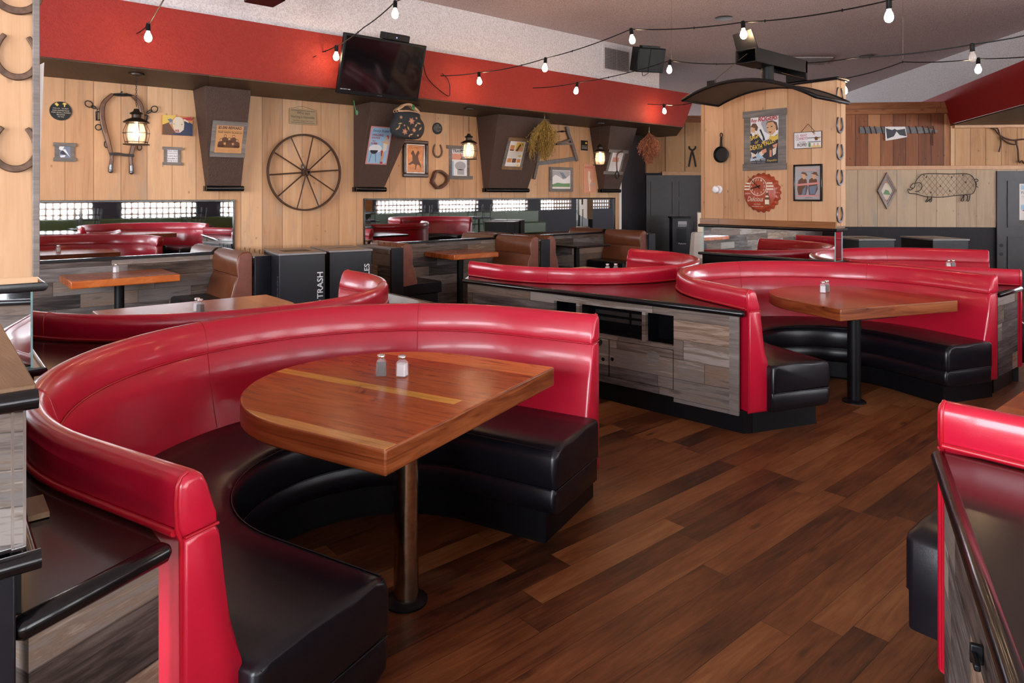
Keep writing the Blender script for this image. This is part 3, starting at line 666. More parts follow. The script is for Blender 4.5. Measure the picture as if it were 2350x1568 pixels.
for a, b in ((uc[0], uc[1]), (uc[2], uc[3]), (uc[4], uc[5])):
    bm = NB(); q = [FB.p(u, v, n) for n in (-.2, n0) for u, v in ((a, zc0), (b, zc0), (b, zc1), (a, zc1))]; vs_ = [bm.verts.new(p) for p in q]
    for f in ((0, 1, 2, 3), (0, 1, 5, 4), (1, 2, 6, 5), (2, 3, 7, 6), (3, 0, 4, 7)): bm.faces.new([vs_[k] for k in f])
    obj('cubby', bm, m_blackglass, t)
for (a, b) in ((uc[2]+.03, uc[2]+.34), (uc[2]+.36, uc[3]-.03)):
    for zz in (zc1-.09, zc0+.07):
        bm = NB(); fbox(bm, FB, a, zz, b, zz+.03, -.2, -.19); obj('drawer_slide', bm, m_dsteel, t)
ud = FB.px(1396, 850)[0]; hole_m = m_plinth
for a, b, hx in ((uc[0]-.02, ud-.006, 1383), (ud+.006, uc[5]-.008, 1404)):
    bm = NB(); fbox(bm, FB, a, zd0+.004, b, zd1-.004, n0+.01, n1+.006); dd = obj('door', bm, m_barn, t, bev=.002)
    u, v = FB.px(hx, 825); bm = NB(); fpoly(bm, FB, circ(u, v, .014), n1+.004, n1+.0075); obj('finger_hole', bm, m_plinth, dd)
bm = NB(); u, v = FB.px(1498, 819); fpoly(bm, FB, circ(u, v, .052, ry=.04), n1+.005, n1+.0095); obj('knot', bm, m_greywood, t)
bm = NB(); pk = bpath(B2, -.046)[0]; pl = [FB.p(.08, 0, -.08), FB.p(LB, 0, -.02), Vector((pk[0], pk[1], 0)), FB.p(LB-.12, 0, -.08), FB.p(.08, 0, -.13)]; prism(bm, pl, (0, 0, zbot)); obj('plinth', bm, m_plinth, t)
def plain_cab(a, b, label, handle=None, ext=.02):
    f = face_frame(a, b); L = (Vector(b)-Vector(a)).length
    t = thing('barnwood_cabinet', label, 'cabinet', (a[0], a[1], 0))
    bm = NB(); fbox(bm, f, ext, .142, L-ext, .757, -.05, -.012); obj('face', bm, m_barn, t)
    bm = NB(); fbox(bm, f, ext+.03, 0, L-ext, .142, -.09, -.05); obj('plinth', bm, m_plinth, t)
    return t, f, L
plain_cab((.146, 1.493), a_end, 'barnwood cabinet under the dark counter beside the nearest booth arm', ext=.0)
plain_cab(c1, c3, 'barnwood cabinet at the back of the front booth, facing the aisle', ext=.22)
plain_cab(c2, c7, 'barnwood cabinet past the far arm of the booth with the black pole table')
# near-right counter and cabinet beside the cut-off booth
P5 = bpath(B5); r5 = corner(B5, -1); e5 = (.18, -.18)
f5 = (r5[0]+.0, r5[1])
poly5 = [f5, e5, (.5, -.9), (2.3, -.9)]+[p for p in P5[::-1] if p[1] > -.05 and p[0] < 3][::-1][:-1]
counter(poly5, [(f5, e5)], 'dark countertop with shiny black edge beside the cut-off booth corner')
t, f, L = plain_cab(f5, e5, 'barnwood cabinet with a small black pull, under the nearby shiny counter', ext=.0)
u, v = f.px(2262, 1521, -.012); bm = NB(); fbox(bm, f, u-.03, v-.007, u+.03, v+.007, .0, .012); fbox(bm, f, u-.03, v-.02, u-.018, v+.02, -.012, .012); obj('pull', bm, m_plinth, t, bev=.003)
# ================================================================== pillars with mirrors at the foot
def pillar(x0, x1, y0, y1, zs, label, topz=2.62):
    t = thing('mirror_foot_pillar', label, 'pillar', (x0, y0, .80))
    bm = NB(); box(bm, x0, y0, 1.235, x1, y1, topz); obj('panel', bm, m_pineB, t)
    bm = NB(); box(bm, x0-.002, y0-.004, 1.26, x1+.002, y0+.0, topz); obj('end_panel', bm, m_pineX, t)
    bm = NB(); box(bm, x0-.012, y0, 1.236, x0, y1+.01, 1.300); obj('sill', bm, m_sillwood, t, bev=.003)
    def rail(nm, z, r, m=m_bull):
        bm = NB(); o = .014
        tube(bm, [(x0-o, y1+.02, z), (x0-o, y0-o, z), (x1+o, y0-o, z), (x1+o, y1+.02, z)], r, 12); box(bm, x0-o, y0-o, z-r*.9, x1+o, y1+.02, z+r*.8); obj(nm, bm, m, t, smooth=50)
    rail('bullnose_trim', 1.222, .016)
    rail('base_rail', .918, .015)
    bm = NB(); box(bm, x0+.01, y0+.01, .80, x1-.01, y1-.01, .905); obj('kick_panel', bm, m_plinth, t)
    bm = NB(); box(bm, x0+.018, y0+.02, .93, x1-.018, y1-.02, 1.21); obj('mirror_foot', bm, m_mirror, t)
    bm = NB()
    for x in (x0+.016, x1-.016): box(bm, x-.003, y0+.016, .93, x+.003, y0+.022, 1.21)
    box(bm, x0+.014, y1-.022, .93, x0+.02, y1-.016, 1.21); obj('glass_edge', bm, m_glassedge, t)
    bm = NB(); box(bm, x0-.03, y0-.03, topz, x1+.03, y1+.02, topz+.03); obj('cap', bm, m_bull, t, bev=.01, bseg=3)
    return t
pillar(PX, PX+.18, 2.85, 4.31, .80, 'pine pillar with film poster, bottle-cap clock and mirrored foot')
pa = pillar(.13, .305, 2.97, 4.4, .80, 'near pine pillar edge with big horseshoes and a mirrored foot')
bm = NB(); box(bm, .288, 2.945, 1.26, .309, 2.965, 2.62); obj('corner_board', bm, m_greywood, pa, bev=.002)
bm = NB(); prism(bm, [Vector((.311, 2.975, 2.02)), Vector((.325, 2.975, 2.03)), Vector((.314, 2.975, 1.70)), Vector((.311, 2.975, 1.70))], (0, .01, 0)); obj('edge_strip', bm, m_paper, pa)
# near mirror ledge in front of it
t = thing('mirror_ledge', 'near mirrored ledge with brown wood cap and black rounded ends', 'ledge', (.03, 1.43, 0))
bm = NB(); box(bm, -.06, 1.44, 1.196, .146, 2.95, 1.222); obj('cap_board', bm, m_cap, t, bev=.003)
bm = NB(); tube(bm, [(-.07, 1.437, 1.197), (.148, 1.437, 1.197)], .0175, 14); obj('bullnose', bm, m_bull, t, smooth=50)
bm = NB(); tube(bm, [(-.07, 1.437, .918), (.152, 1.437, .918)], .0165, 14); tube(bm, [(.138, 1.45, .918), (.138, 2.95, .918)], .013, 12); obj('bullnose', bm, m_bull, t, smooth=50)
bm = NB(); box(bm, -.05, 1.453, .935, .130, 2.93, 1.19); obj('mirror_box', bm, m_mirror, t)
bm = NB(); box(bm, .1285, 1.450, .935, .1325, 1.4545, 1.19); box(bm, .1115, 1.4495, .935, .1155, 1.4535, 1.19); box(bm, .116, 1.4495, .935, .129, 1.4535, .944); obj('edge_strip', bm, m_chrome, t)
bm = NB(); box(bm, -.05, 1.45, 0, .118, 1.53, .905); obj('post', bm, m_bpaint, t, bev=.004)
bm = NB(); box(bm, -.05, 1.5, .80, .13, 2.93, .905); obj('kick_panel', bm, m_plinth, t)
q = onZ(100, 1192, .80); bm = NB(); box(bm, q.x-.03, q.y, .802, q.x+.012, q.y+.12, .815)
one('wood_offcut', bm, m_cap, 'small wood offcut lying on the dark counter beside the near mirror ledge', 'wood block', bev=.001)

# ================================================================== brown benches along the pine wall
def divider(x, label):
    t = thing('bench_divider', label, 'divider', (x, 7.6, 0), 0, 'dividers between the brown benches')
    bm = NB(); box(bm, x-.075, 7.24, .02, x+.075, WALL_Y-.05, .885); obj('core', bm, m_barn, t)
    bm = NB(); box(bm, x-.085, 7.2, 0, x+.085, 7.24, .905); obj('end_post', bm, m_bpaint, t, bev=.004)
    bm = NB(); box(bm, x-.09, 7.22, .885, x+.09, WALL_Y-.05, .905); obj('top_cap', bm, m_bintop, t, bev=.003)
    for i in range(5):
        y = 7.34+i*.15; bm = NB(); tube(bm, [(x+.07, y, .905), (x+.07, y, .93), (x+.062, y, .936)], .0025, 6)
        tube(bm, [(x+.07+.008*math.cos(a), y, .944+.008*math.sin(a)) for a in [k*PI/5 for k in range(11)]], .002, 5); obj('eye_hook', bm, m_iron, t)
def bench(x, s, label):
    """x: divider face, s: -1 faces toward -x"""
    y0, y1 = 7.25, WALL_Y-.045
    t = thing('booth_bench', label, 'bench', (x+s*.3, 7.65, 0), 0, 'brown vinyl benches'); t['n'] = 1; del t['n']
    def pr(prof, nm, m, inset=0, sm=50):
        bm = NB(); prism(bm, [Vector((x+s*a, y0+inset, z)) for a, z in prof], (0, y1-y0-2*inset, 0)); return obj(nm, bm, m, t, bev=.016, bseg=3)
    pr([(.0, .44), (.0, .70), (.155, .70), (.19, .62), (.235, .44)], 'backrest', m_brown)
    pr([(.0, .70), (.0, .93), (.04, .955), (.10, .95), (.145, .915), (.163, .85), (.165, .78), (.155, .70)], 'top_roll', m_brown)
    bm = NB(); prism(bm, [Vector((x+s*a, y0-.004, z)) for a, z in [(.006, .42), (.006, .92), (.04, .945), (.10, .94), (.14, .905), (.155, .8), (.15, .70), (.22, .44)]], (0, .012, 0)); obj('end_panel', bm, m_brownp, t, bev=.004)
    pr([(.0, .30), (.0, .45), (.58, .45), (.60, .43), (.60, .30)], 'seat', m_blk)
    pr([(.0, 0), (.0, .30), (.56, .30), (.56, 0)], 'base', m_plinth, .02)
    bm = NB(); tube(bm, [(x+s*.158, y0+.01, .70), (x+s*.158, y1-.01, .70)], .004, 6); obj('piping', bm, m_brownp, t)
DX = (2.71, 4.35, 6.83, 9.30)
for x, l in zip(DX, ('barnwood bench divider with black post beside the trash bin', 'barnwood bench divider with black post, next to the recycling bin by the wide mirror',
                     'barnwood bench divider below the lantern, between two brown benches', 'last bench divider with black post, near the old dark door')): divider(x, l)
bench(DX[0]-.093, -1, 'brown vinyl bench back beside the trash bins, facing the small thick table')
bench(DX[1]+.093, 1, 'reddish brown bench edge behind the recycling bin')
bench(DX[2]-.093, -1, 'brown vinyl bench facing the thick table under the wide mirror')
bench(DX[2]+.093, 1, 'brown vinyl bench mostly hidden behind the black topped table')
bench(DX[3]-.093, -1, 'brown vinyl bench facing the black topped table, near the old door')
def bench_table(x0, x1, mat, label, th=.07, z=.76, y0=7.33):
    t = thing('bench_table', label, 'table', ((x0+x1)/2, 7.7, 0)); cx = (x0+x1)/2
    bm = NB(); slab(bm, [(x0, y0), (x1, y0), (x1, WALL_Y-.06), (x0, WALL_Y-.06)], z-th, z); obj('table_top', bm, mat, t, bev=.01, bseg=3)
    bm = NB(); lathe(bm, [(.045, .02), (.045, z-th)], (cx, 7.72, 0), 20); obj('pole', bm, m_bmetal, t, smooth=40)
    bm = NB(); lathe(bm, [(.2, 0), (.2, .015), (.06, .04)], (cx, 7.72, 0), 24); obj('base', bm, m_bmetal, t, smooth=40)
bench_table(1.0, 1.93, m_tableX, 'thick wooden bench table with one salt shaker, under the left mirror')
bench_table(5.29, 6.05, m_tableX, 'thick wooden bench table under the wide mirror, between two brown benches')
bench_table(7.62, 8.40, m_counter, 'thin black-topped table in front of the last brown bench', .035)

# ================================================================== bins
def bin_(nm, loc, rz, label, word, wide=.46, deep=.74):
    t = thing(nm, label, 'bin', loc, rz, 'black sorting bins'); kw = dict(local=True); h = .93
    bm = NB(); box(bm, 0, 0, .02, wide, deep, h); obj('body', bm, m_bin, t, bev=.004, **kw)
    bm = NB(); box(bm, -.012, -.02, h, wide+.008, deep+.01, h+.022); obj('lid', bm, m_bintop, t, bev=.004, **kw)
    bm = NB()
    if word == 'TRASH': box(bm, wide*.2, deep*.25, h+.018, wide*.8, deep*.6, h+.0235)
    else: slab(bm, [(wide*.5+a*.16, deep*.45+b*.10) for a, b in ((-1, -.3), (-.4, .05), (0, .5), (.4, .05), (1, -.3), (.5, -.35), (0, -.1), (-.5, -.35))], h+.018, h+.0235)
    obj('opening', bm, m_plast, t, **kw)
    # lettering up the right hand edge of the front, and up the side
    f = Fr((wide-.015, -.001, 0), (0, 0, 1), (-1, 0, 0), (0, -1, 0)); L = .28 if word == 'TRASH' else .55
    bm = NB(); text(bm, f, word, h-.19-L if word == 'TRASH' else h-.14-L, .008, L, .062, .002, bold=.012); obj('lettering', bm, m_wtext, t, **kw)
    bm = NB(); fpoly(bm, f, circ(h-.19-L-.035, .04, .022, 16) if word == 'TRASH' else circ(h-.14-L-.035, .04, .022, 16), .001, .002); obj('logo', bm, m_wtext, t, **kw)
    f2 = Fr((-.001, .06, 0), (0, 0, 1), (0, 1, 0), (-1, 0, 0))
    bm = NB(); text(bm, f2, word, h-.22-L if word == 'TRASH' else h-.2-L, -.03, L, .06, .002); obj('lettering', bm, m_gtext, t, **kw)
    return t
bin_('trash_bin', (2.74, 6.84, 0), R_(-9), 'black trash bin marked TRASH beside the brown bench end', 'TRASH', .47, .72)
bin_('recycling_bin', (3.30, 6.86, 0), R_(-9), 'black recycling bin with a grey top, beside the TRASH bin', 'RECYCLABLES', .47, .72)
q = atD(1971, 549, 9.3); bin_('trash_bin', (q.x, q.y, 0), math.atan2(-.6514, .7587)+.05, 'black bin by the pig wall, next to the pillar horseshoes', 'TRASH', .5, .7)
q = atD(2141, 549, 9.3); bin_('recycling_bin', (q.x, q.y, 0), math.atan2(-.6514, .7587)+.05, 'black bin below the wire pig, with white vertical lettering', 'RECYCLABLES', .5, .7)

# ================================================================== shakers
def shaker(fill):
    t = thing('salt_shaker' if fill == 'salt' else 'pepper_shaker', 'x', 'shaker'); kw = dict(local=True); n = 8
    rings = []
    def sq(w_, z, k=.82): return [Vector(p) for p in ((w_*k, w_, z), (-w_*k, w_, z), (-w_, w_*k, z), (-w_, -w_*k, z), (-w_*k, -w_, z), (w_*k, -w_, z), (w_, -w_*k, z), (w_, w_*k, z))]
    def rnd(r, z): return [Vector((r*math.cos(a), r*math.sin(a), z)) for a in [PI/4+.26+2*PI*k/8 for k in range(8)]]
    def loft(bm, secs):
        R = [[bm.verts.new(p) for p in s] for s in secs]
        for A, B in zip(R, R[1:]):
            for k in range(8): bm.faces.new([A[k], A[(k+1) % 8], B[(k+1) % 8], B[k]])
        bm.faces.new(R[0]); bm.faces.new(R[-1])
    bm = NB(); loft(bm, [sq(.0205, 0), sq(.0225, .003), sq(.021, .058), sq(.019, .064), rnd(.0155, .071), rnd(.0155, .082)]); obj('glass', bm, m_glass, t, smooth=35, **kw)
    bm = NB(); loft(bm, [sq(.0195, .005), sq(.0186, .03), sq(.018, .056)]); obj('contents', bm, m_salt if fill == 'salt' else m_pepper, t, smooth=35, **kw)
    bm = NB(); lathe(bm, [(.0175, .078), (.0185, .082), (.0185, .088), (.0165, .092), (.010, .0945), (0, .0955)], seg=20); obj('cap', bm, m_chrome, t, smooth=60, **kw)
    return t
SALT, PEP = shaker('salt'), shaker('pepper')
first = {'salt': True, 'pepper': True}
def put(kind, px, py, z, lab, rz=.5):
    q = onZ(px, py, z); src = SALT if kind == 'salt' else PEP
    if first[kind]: first[kind] = False; src.location = (q.x, q.y, z); src.rotation_euler = (0, 0, rz); src['label'] = lab; src['group'] = 'table shakers'; return
    clone(src, (q.x, q.y, z), rz, lab, 'table shakers')
TZ = .7605
put('pepper', 875, 862, TZ, 'pepper shaker beside the salt on the big striped plank table', .95)
put('salt', 923, 864, TZ, 'white salt shaker with chrome cap on the big striped plank table', .6)
put('salt', 266, 626, TZ, 'lone salt shaker on the thick bench table under the left mirror')
put('salt', 453, 715, TZ, 'salt shaker behind the pepper on the shiny table below the trash bins')
put('pepper', 460, 718, TZ, 'pepper shaker in front of the salt on the shiny table below the trash bins')
put('salt', 1888, 672, TZ, 'salt shaker on the table with the black pole beyond the cabinet')
put('pepper', 1897, 669, TZ, 'pepper shaker half behind the salt on the black pole table')
put('salt', 1394, 626, TZ, 'salt shaker showing above the booth back over the long countertop')
put('pepper', 1413, 626, TZ, 'pepper shaker showing above the booth back over the long countertop')
put('salt', 2176, 616, TZ, 'salt shaker beside the booth end, before the far recycling bins')
put('pepper', 2187, 616, TZ, 'pepper shaker beside the booth end, before the far recycling bins')

# ================================================================== lanterns
def lantern(px, py, label, src=None):
    c = onZ(px, py, SOF_Z-.012)
    if src: return clone(src, c, 0, label)
    t = thing('lantern_pendant', label, 'pendant lamp', c, 0, 'pendant lanterns under the soffit')
    def L(nm, prof, m, sm=45, seg=24, par=t): bm = NB(); lathe(bm, prof, c, seg); return obj(nm, bm, m, par, smooth=sm)
    L('canopy', [(.0, -.03), (.03, -.03), (.068, -.018), (.07, -.004), (.06, 0)], m_bronze)
    zb = -.68
    bm = NB(); z = -.03; k = 0
    while z > zb+.37:
        ring = [(c.x+(.007*math.cos(a) if k % 2 else 0), c.y+(0 if k % 2 else .007*math.cos(a)), c.z+z-.014+.014*math.sin(a)) for a in [2*PI*i/10 for i in range(10)]]
        tube(bm, ring, .0022, 5, closed=True); z -= .022; k += 1
    obj('chain', bm, m_bronze, t)
    L('vent', [(0, zb+.345), (.02, zb+.34), (.03, zb+.315), (.056, zb+.30), (.06, zb+.292), (.042, zb+.285), (.04, zb+.255), (.055, zb+.248)], m_bronze)
    L('shade', [(.05, zb+.25), (.075, zb+.24), (.113, zb+.215), (.116, zb+.208), (.10, zb+.206), (.05, zb+.205)], m_bronze)
    bm = NB()
    R = [(.085, .205), (.100, .17), (.115, .135), (.1165, .107), (.113, .07), (.104, .03), (.098, .004)]
    for i in range(6):
        a = PI/6+i*PI/3; tube(bm, [(c.x+r*math.cos(a), c.y+r*math.sin(a), c.z+zb+z) for r, z in R], .0028, 6)
    for r, z in ((.1165, .107), (.09, .195), (.098, .022)): tube(bm, [(c.x+r*math.cos(a), c.y+r*math.sin(a), c.z+zb+z) for a in [2*PI*i/28 for i in range(28)]], .0028, 5, closed=True)
    obj('cage', bm, m_bronze, t)
    L('base', [(.06, zb-.004), (.114, zb-.006), (.116, zb+.001), (.06, zb+.006)], m_bronze)
    L('glass', [(.062, zb+.012), (.075, zb+.06), (.078, zb+.107), (.072, zb+.16), (.06, zb+.2)], m_lglass, 80)
    L('bulb', [(0, zb+.06), (.016, zb+.066), (.029, zb+.095), (.026, zb+.12), (.014, zb+.15), (.013, zb+.2)], m_filament, 80, 16)
    return t
la = lantern(313, 169, 'lit lantern pendant hanging in front of the wooden horse hames')
lantern(1076, 249, 'lit lantern pendant in front of the TRAVEL poster', la)
lantern(1377, 282, 'lit lantern pendant beside the far tapered pilaster', la)

# ================================================================== string lights
def string(label, nodes, anchor_s=None):
    """nodes: (px,py,depth,kind) kind: '' point, 'b' lit bulb, 'o' unlit bulb"""
    P = [atD(x, y, d) for x, y, d, k in nodes]
    t = thing('string_light', label, 'string light', P[0], 0, 'string lights')
    path = []
    for a, b in zip(P, P[1:]):
        n = max(3, int((b-a).length/.12)); sag = .02*(b-a).length
        for i in range(n): f = i/n; q = a.lerp(b, f); q.z -= sag*4*f*(1-f); path.append(q)
    path.append(P[-1]); bm = NB(); tube(bm, path, .0055, 6)
    for i in range(4, len(path)-2, 6): tube(bm, [path[i]-Vector((0, 0, .012)), path[i]+Vector((0, 0, .010))], .006, 6)
    obj('cord', bm, m_plast, t)
    for (x, y, d, k), p in zip(nodes, P):
        if not k: continue
        tilt = Matrix.Rotation(random.uniform(-.12, .12), 3, 'X') @ Matrix.Rotation(random.uniform(-.15, .12), 3, 'Y')
        bm = NB(); lathe(bm, [(.010, .012), (.016, .008), (.019, -.01), (.019, -.05), (.021, -.058), (.016, -.06)], p, 16, tilt); so = obj('socket', bm, m_plast, t, smooth=45)
        bm = NB(); lathe(bm, [(.013, -.058), (.015, -.07), (.024, -.088), (.030, -.11), (.0295, -.125), (.022, -.142), (.01, -.150), (0, -.152)], p, 18, tilt)
        bo = obj('bulb', bm, m_bulb if k == 'b' else m_lglass, so, smooth=90)
        if k == 'o': bo['label'] = 'unlit clear bulb'
def dY(px, y): return y/ray(px, 448).y
string('string light hanging in front of the red soffit above the hames lantern', [(314, 77, dY(314, 6.99), ''), (340, 56, 5.85, 'b'), (362, 22, 5.5, ''), (392, -34, 5.1, '')])
string('string light passing in front of the television', [(720, 131, dY(720, 6.99), ''), (735, 121, 7.5, ''), (772, 106, 7.25, 'b'), (835, 63, 6.7, ''), (907, 4, 6.15, 'b'), (990, -40, 5.6, '')])
string('longest string light, rising from the soffit past the air vent and recessed can', [(1011, 174, dY(1011, 6.99), ''), (1099, 167, 8.4, 'b'), (1252, 134, 7.6, 'b'), (1448, 67, 6.9, 'b'), (1705, 51, 5.95, 'b'), (2040, 1, 4.75, 'b'), (2200, -40, 4.3, '')])
string('string light looping past the black speaker and over the pillar, one bulb unlit', [(1223, 202, dY(1223, 6.99), ''), (1325, 190, 9.0, 'b'), (1537, 139, 8.0, 'b'), (1690, 146, 7.3, ''), (1818, 145, 6.9, 'b'), (1960, 133, 6.4, ''), (2231, 102, 5.85, 'o'), (2420, 66, 5.5, '')])
string('string light behind the curved canopy and along the far ceiling', [(1486, 239, dY(1486, 6.99), ''), (1523, 240, 11.0, 'b'), (1600, 233, 9.6, ''), (1760, 210, 7.6, ''), (1934, 182, 6.62, 'b'), (1945, 179, 6.6, ''), (2072, 142, 6.8, ''), (2245, 135, 6.9, 'b'), (2420, 124, 6.6, '')])
def wire(px, y0, y1, d, label):
    bm = NB(); a = atD(px, y1, d); b = Vector((a.x, a.y, CEIL)); tube(bm, [a, b], .0018, 5); one('support_wire', bm, m_steel, label, 'wire')
wire(1541, 95, 142, 8.0, 'thin drop wire from the ceiling to the string light by the speaker')
wire(2072, 80, 142, 6.8, 'thin drop wire from the ceiling to the string light above the cedar wall')

# ================================================================== television, speaker, vents, can lights
c = atD(880, 158, 7.62); t = thing('television', 'black wall television tilted down in front of the red soffit', 'television', c)
tilt = R_(17); fx = Vector((1, 0, 0)); fu = Vector((0, -math.sin(tilt), math.cos(tilt))); TV = Fr(c, fx, fu); hw, hh = .515, .325
bm = NB(); fbox(bm, TV, -hw, -hh, hw, hh, -.05, 0); obj('casing', bm, m_plast, t, bev=.008, bseg=3)
bm = NB(); fbox(bm, TV, -hw+.028, -hh+.045, hw-.028, hh-.026, 0, .002); obj('screen', bm, m_screen, t)
bm = NB(); text(bm, TV, 'TOSHIBA', -.035, -hh+.015, .07, .012, .001); obj('lettering', bm, m_gtext, t)
bm = NB(); text(bm, TV, 'LED HDTV 1080', -hw+.03, -hh+.05, .12, .010, .003); obj('lettering', bm, m_wtext, t)
bm = NB(); prism(bm, [TV.p(-.1, -.1, -.05), TV.p(.1, -.1, -.05), TV.p(.1, .1, -.05), TV.p(-.1, .1, -.05)], Vector((0, SOF_Y-c.y-.075, 0))); obj('mount', bm, m_bmetal, t)
d_ = thing('set_top_box', 'small black box with blue light on top of the television', 'media box', TV.p(.12, hh, 0))
bm = NB(); fbox(bm, TV, -.04, hh+.0, .27, hh+.075, -.12, .015); obj('casing', bm, m_plast, d_, bev=.008, bseg=3)
bm = NB(); fpoly(bm, TV, circ(.10, hh+.035, .006, 10), .015, .017); obj('power_light', bm, m_blueled, d_)
bm = NB(); tube(bm, spline([TV.p(hw-.02, .2, -.06), TV.p(hw+.02, .22, -.1), (c.x+.75, 6.97, c.z+.02), (c.x+1.05, 6.98, c.z-.17), (c.x+1.1, 6.985, c.z-.1), (c.x+1.07, 6.985, c.z+.03), (c.x+.98, 6.985, c.z+.1)], 6), .005, 6)
one('tv_cable', bm, m_plast, 'black cable looping on the red soffit right beside the television', 'cable')
WY = Fr((0, SOF_Y+.06, 0), (1, 0, 0), UP)
t = thing('wall_vent', 'white louvred air vent on the white upper wall', 'vent', WY.p(*WY.px(1413, 138)))
bm = NB(); prect(bm, WY, 1381, 103, 1446, 174, 0, .02); obj('frame', bm, m_white, t, bev=.003)
bm = NB()
(ua, va), (ub, vb) = WY.px(1386, 109), WY.px(1441, 167)
fbox(bm, WY, ua, vb, (ua+ub)/2-.012, va, .02, .022); fbox(bm, WY, (ua+ub)/2+.012, vb, ub, va, .02, .022); obj('opening', bm, m_plinth, t)
bm = NB()
for i in range(14): z = vb+(va-vb)*(i+.5)/14; fbox(bm, WY, ua, z-.006, ub, z+.006, .02, .032)
for i in range(15): u = ua+(ub-ua)*(i+.5)/15; fbox(bm, WY, u-.003, vb, u+.003, va, .022, .03)
obj('grille', bm, m_bintop, t)
c = atD(1493, 137, 10.2); t = thing('wall_speaker', 'black speaker tilted under the ceiling at the end of the white wall', 'speaker', c)
SPK = Fr(c, (.90, -.43, 0), (-.10, -.25, .96)); bm = NB(); fbox(bm, SPK, -.22, -.19, .22, .17, -.22, .02); obj('cabinet', bm, m_plast, t, bev=.01)
bm = NB(); fbox(bm, SPK, -.21, -.18, -.035, .16, .02, .028); fbox(bm, SPK, -.025, -.18, .21, .16, .02, .028); obj('grille', bm, m_plast, t, bev=.004)
bm = NB(); fbox(bm, SPK, -.16, .17, .13, .20, -.1, .0); obj('bracket', bm, m_bmetal, t)
bm = NB(); tube(bm, spline([SPK.p(-.1, -.19, -.02), SPK.p(-.06, -.25, -.05), SPK.p(.02, -.2, -.05)], 5), .005, 6); obj('cable', bm, m_plast, t)
c = atD(612, -6, 6.3); bm = NB(); box(bm, c.x-.14, c.y-.1, c.z-.03, c.x+.14, c.y+.2, c.z+.25); one('wall_speaker', bm, m_plast, 'sliver of a black speaker at the very top edge', 'speaker', bev=.01)
def canlight(px, py, label):
    c = onZ(px, py, CEIL-.001); t = thing('recessed_light', label, 'ceiling light', c, 0, 'recessed can lights')
    bm = NB(); lathe(bm, [(.085, 0), (.115, 0), (.118, -.008), (.088, -.010)], c, 28); obj('trim_ring', bm, m_bronze, t, smooth=40)
    bm = NB(); lathe(bm, [(0, -.003), (.086, -.003), (.086, -.006)], c, 28); obj('lamp', bm, m_can, t)
canlight(1661, 41, 'recessed orange glowing can light on the ceiling, near the bulb string')
canlight(1988, 129, 'recessed can light seen edge-on above the pillar cap')
q = [onZ(x, y, CEIL-.004) for x, y in ((1791, 131), (1912, 131), (1895, 148), (1772, 146))]
t = thing('ceiling_vent', 'slatted white vent flat on the ceiling above the curved canopy', 'vent', q[0])
bm = NB(); prism(bm, q, (0, 0, -.012)); obj('frame', bm, m_white, t)
bm = NB()
for i in range(7):
    f = (i+.6)/7.4; a = q[0].lerp(q[3], f); b = q[1].lerp(q[2], f); a, b = a.lerp(b, .06), b.lerp(a, .06); tube(bm, [a-Vector((0, 0, .014)), b-Vector((0, 0, .014))], .012, 4)
obj('slat', bm, m_bintop, t)

# ================================================================== curved canopy on its bracket above the pillar
X0, X1, Ya, Yb = 5.53, 6.14, 3.92, 2.62
t = thing('curved_canopy', 'black curved mesh canopy hanging from a bracket in front of the pine pillar', 'canopy', (5.83, 3.25, 2.4))
bm = NB(); rows = []
for i in range(25):
    f = i/24; y = Ya+(Yb-Ya)*f; z = 2.46+(2.352-2.46)*f+.165*(1-(2*f-1)**2)
    rows.append([bm.verts.new(p) for p in ((X0, y, z), (X1, y, z), (X1, y, z+.012), (X0, y, z+.012))])
for A, B in zip(rows, rows[1:]):
    for k in range(4): bm.faces.new([A[k], A[(k+1) % 4], B[(k+1) % 4], B[k]])
bm.faces.new(rows[0]); bm.faces.new(rows[-1][::-1]); obj('mesh_sheet', bm, plain('dark_brown_mesh', (.022, .013, .010), .45, bump=.4, bscale=300), t, smooth=50)
bm = NB()
def cz(f): return 2.46+(2.352-2.46)*f+.165*(1-(2*f-1)**2)
loop = [(X0, Ya+(Yb-Ya)*f, cz(f)+.006) for f in [i/20 for i in range(21)]]+[(X1, Ya+(Yb-Ya)*f, cz(f)+.006) for f in [1-i/20 for i in range(21)]]
tube(bm, loop, .017, 6, closed=True); obj('rim', bm, m_bmetal, t, smooth=60)
yb_ = 3.22
bm = NB(); xa, xb = 5.48, 6.41
for y_ in (yb_-.10, yb_+.09): box(bm, xa, y_, 2.72, xb, y_+.012, 2.83)
box(bm, xa, yb_-.10, 2.83, xb, yb_+.10, 2.838); box(bm, xa, yb_-.10, 2.715, xa+.3, yb_+.10, 2.722); box(bm, xb-.03, yb_-.1, 2.65, xb, yb_+.1, 2.83)
obj('bracket_arm', bm, m_bmetal, t)
bm = NB(); lathe(bm, [(.055, 2.585), (.055, 2.73)], (5.85, yb_, 0), 20); obj('post', bm, m_bmetal, t, smooth=40)
bm = NB(); prism(bm, [Vector(p) for p in ((5.50, yb_+.10, 2.82), (5.50, yb_-.10, 2.84), (5.46, yb_-.06, 3.0), (5.46, yb_+.12, 2.98))], (.01, 0, 0)); obj('end_plate', bm, m_bmetal, t)
bm = NB(); tube(bm, [(5.50, yb_, 2.80), (5.56, 3.62, 2.60)], .003, 5); tube(bm, [(6.2, yb_+.05, 2.72), (6.1, 3.0, 2.62)], .003, 5); obj('tie_wire', bm, m_steel, t)
bm = NB(); box(bm, 5.545, 3.58, cz(.25), 5.575, 3.66, cz(.25)+.06); obj('lug', bm, m_bmetal, t)
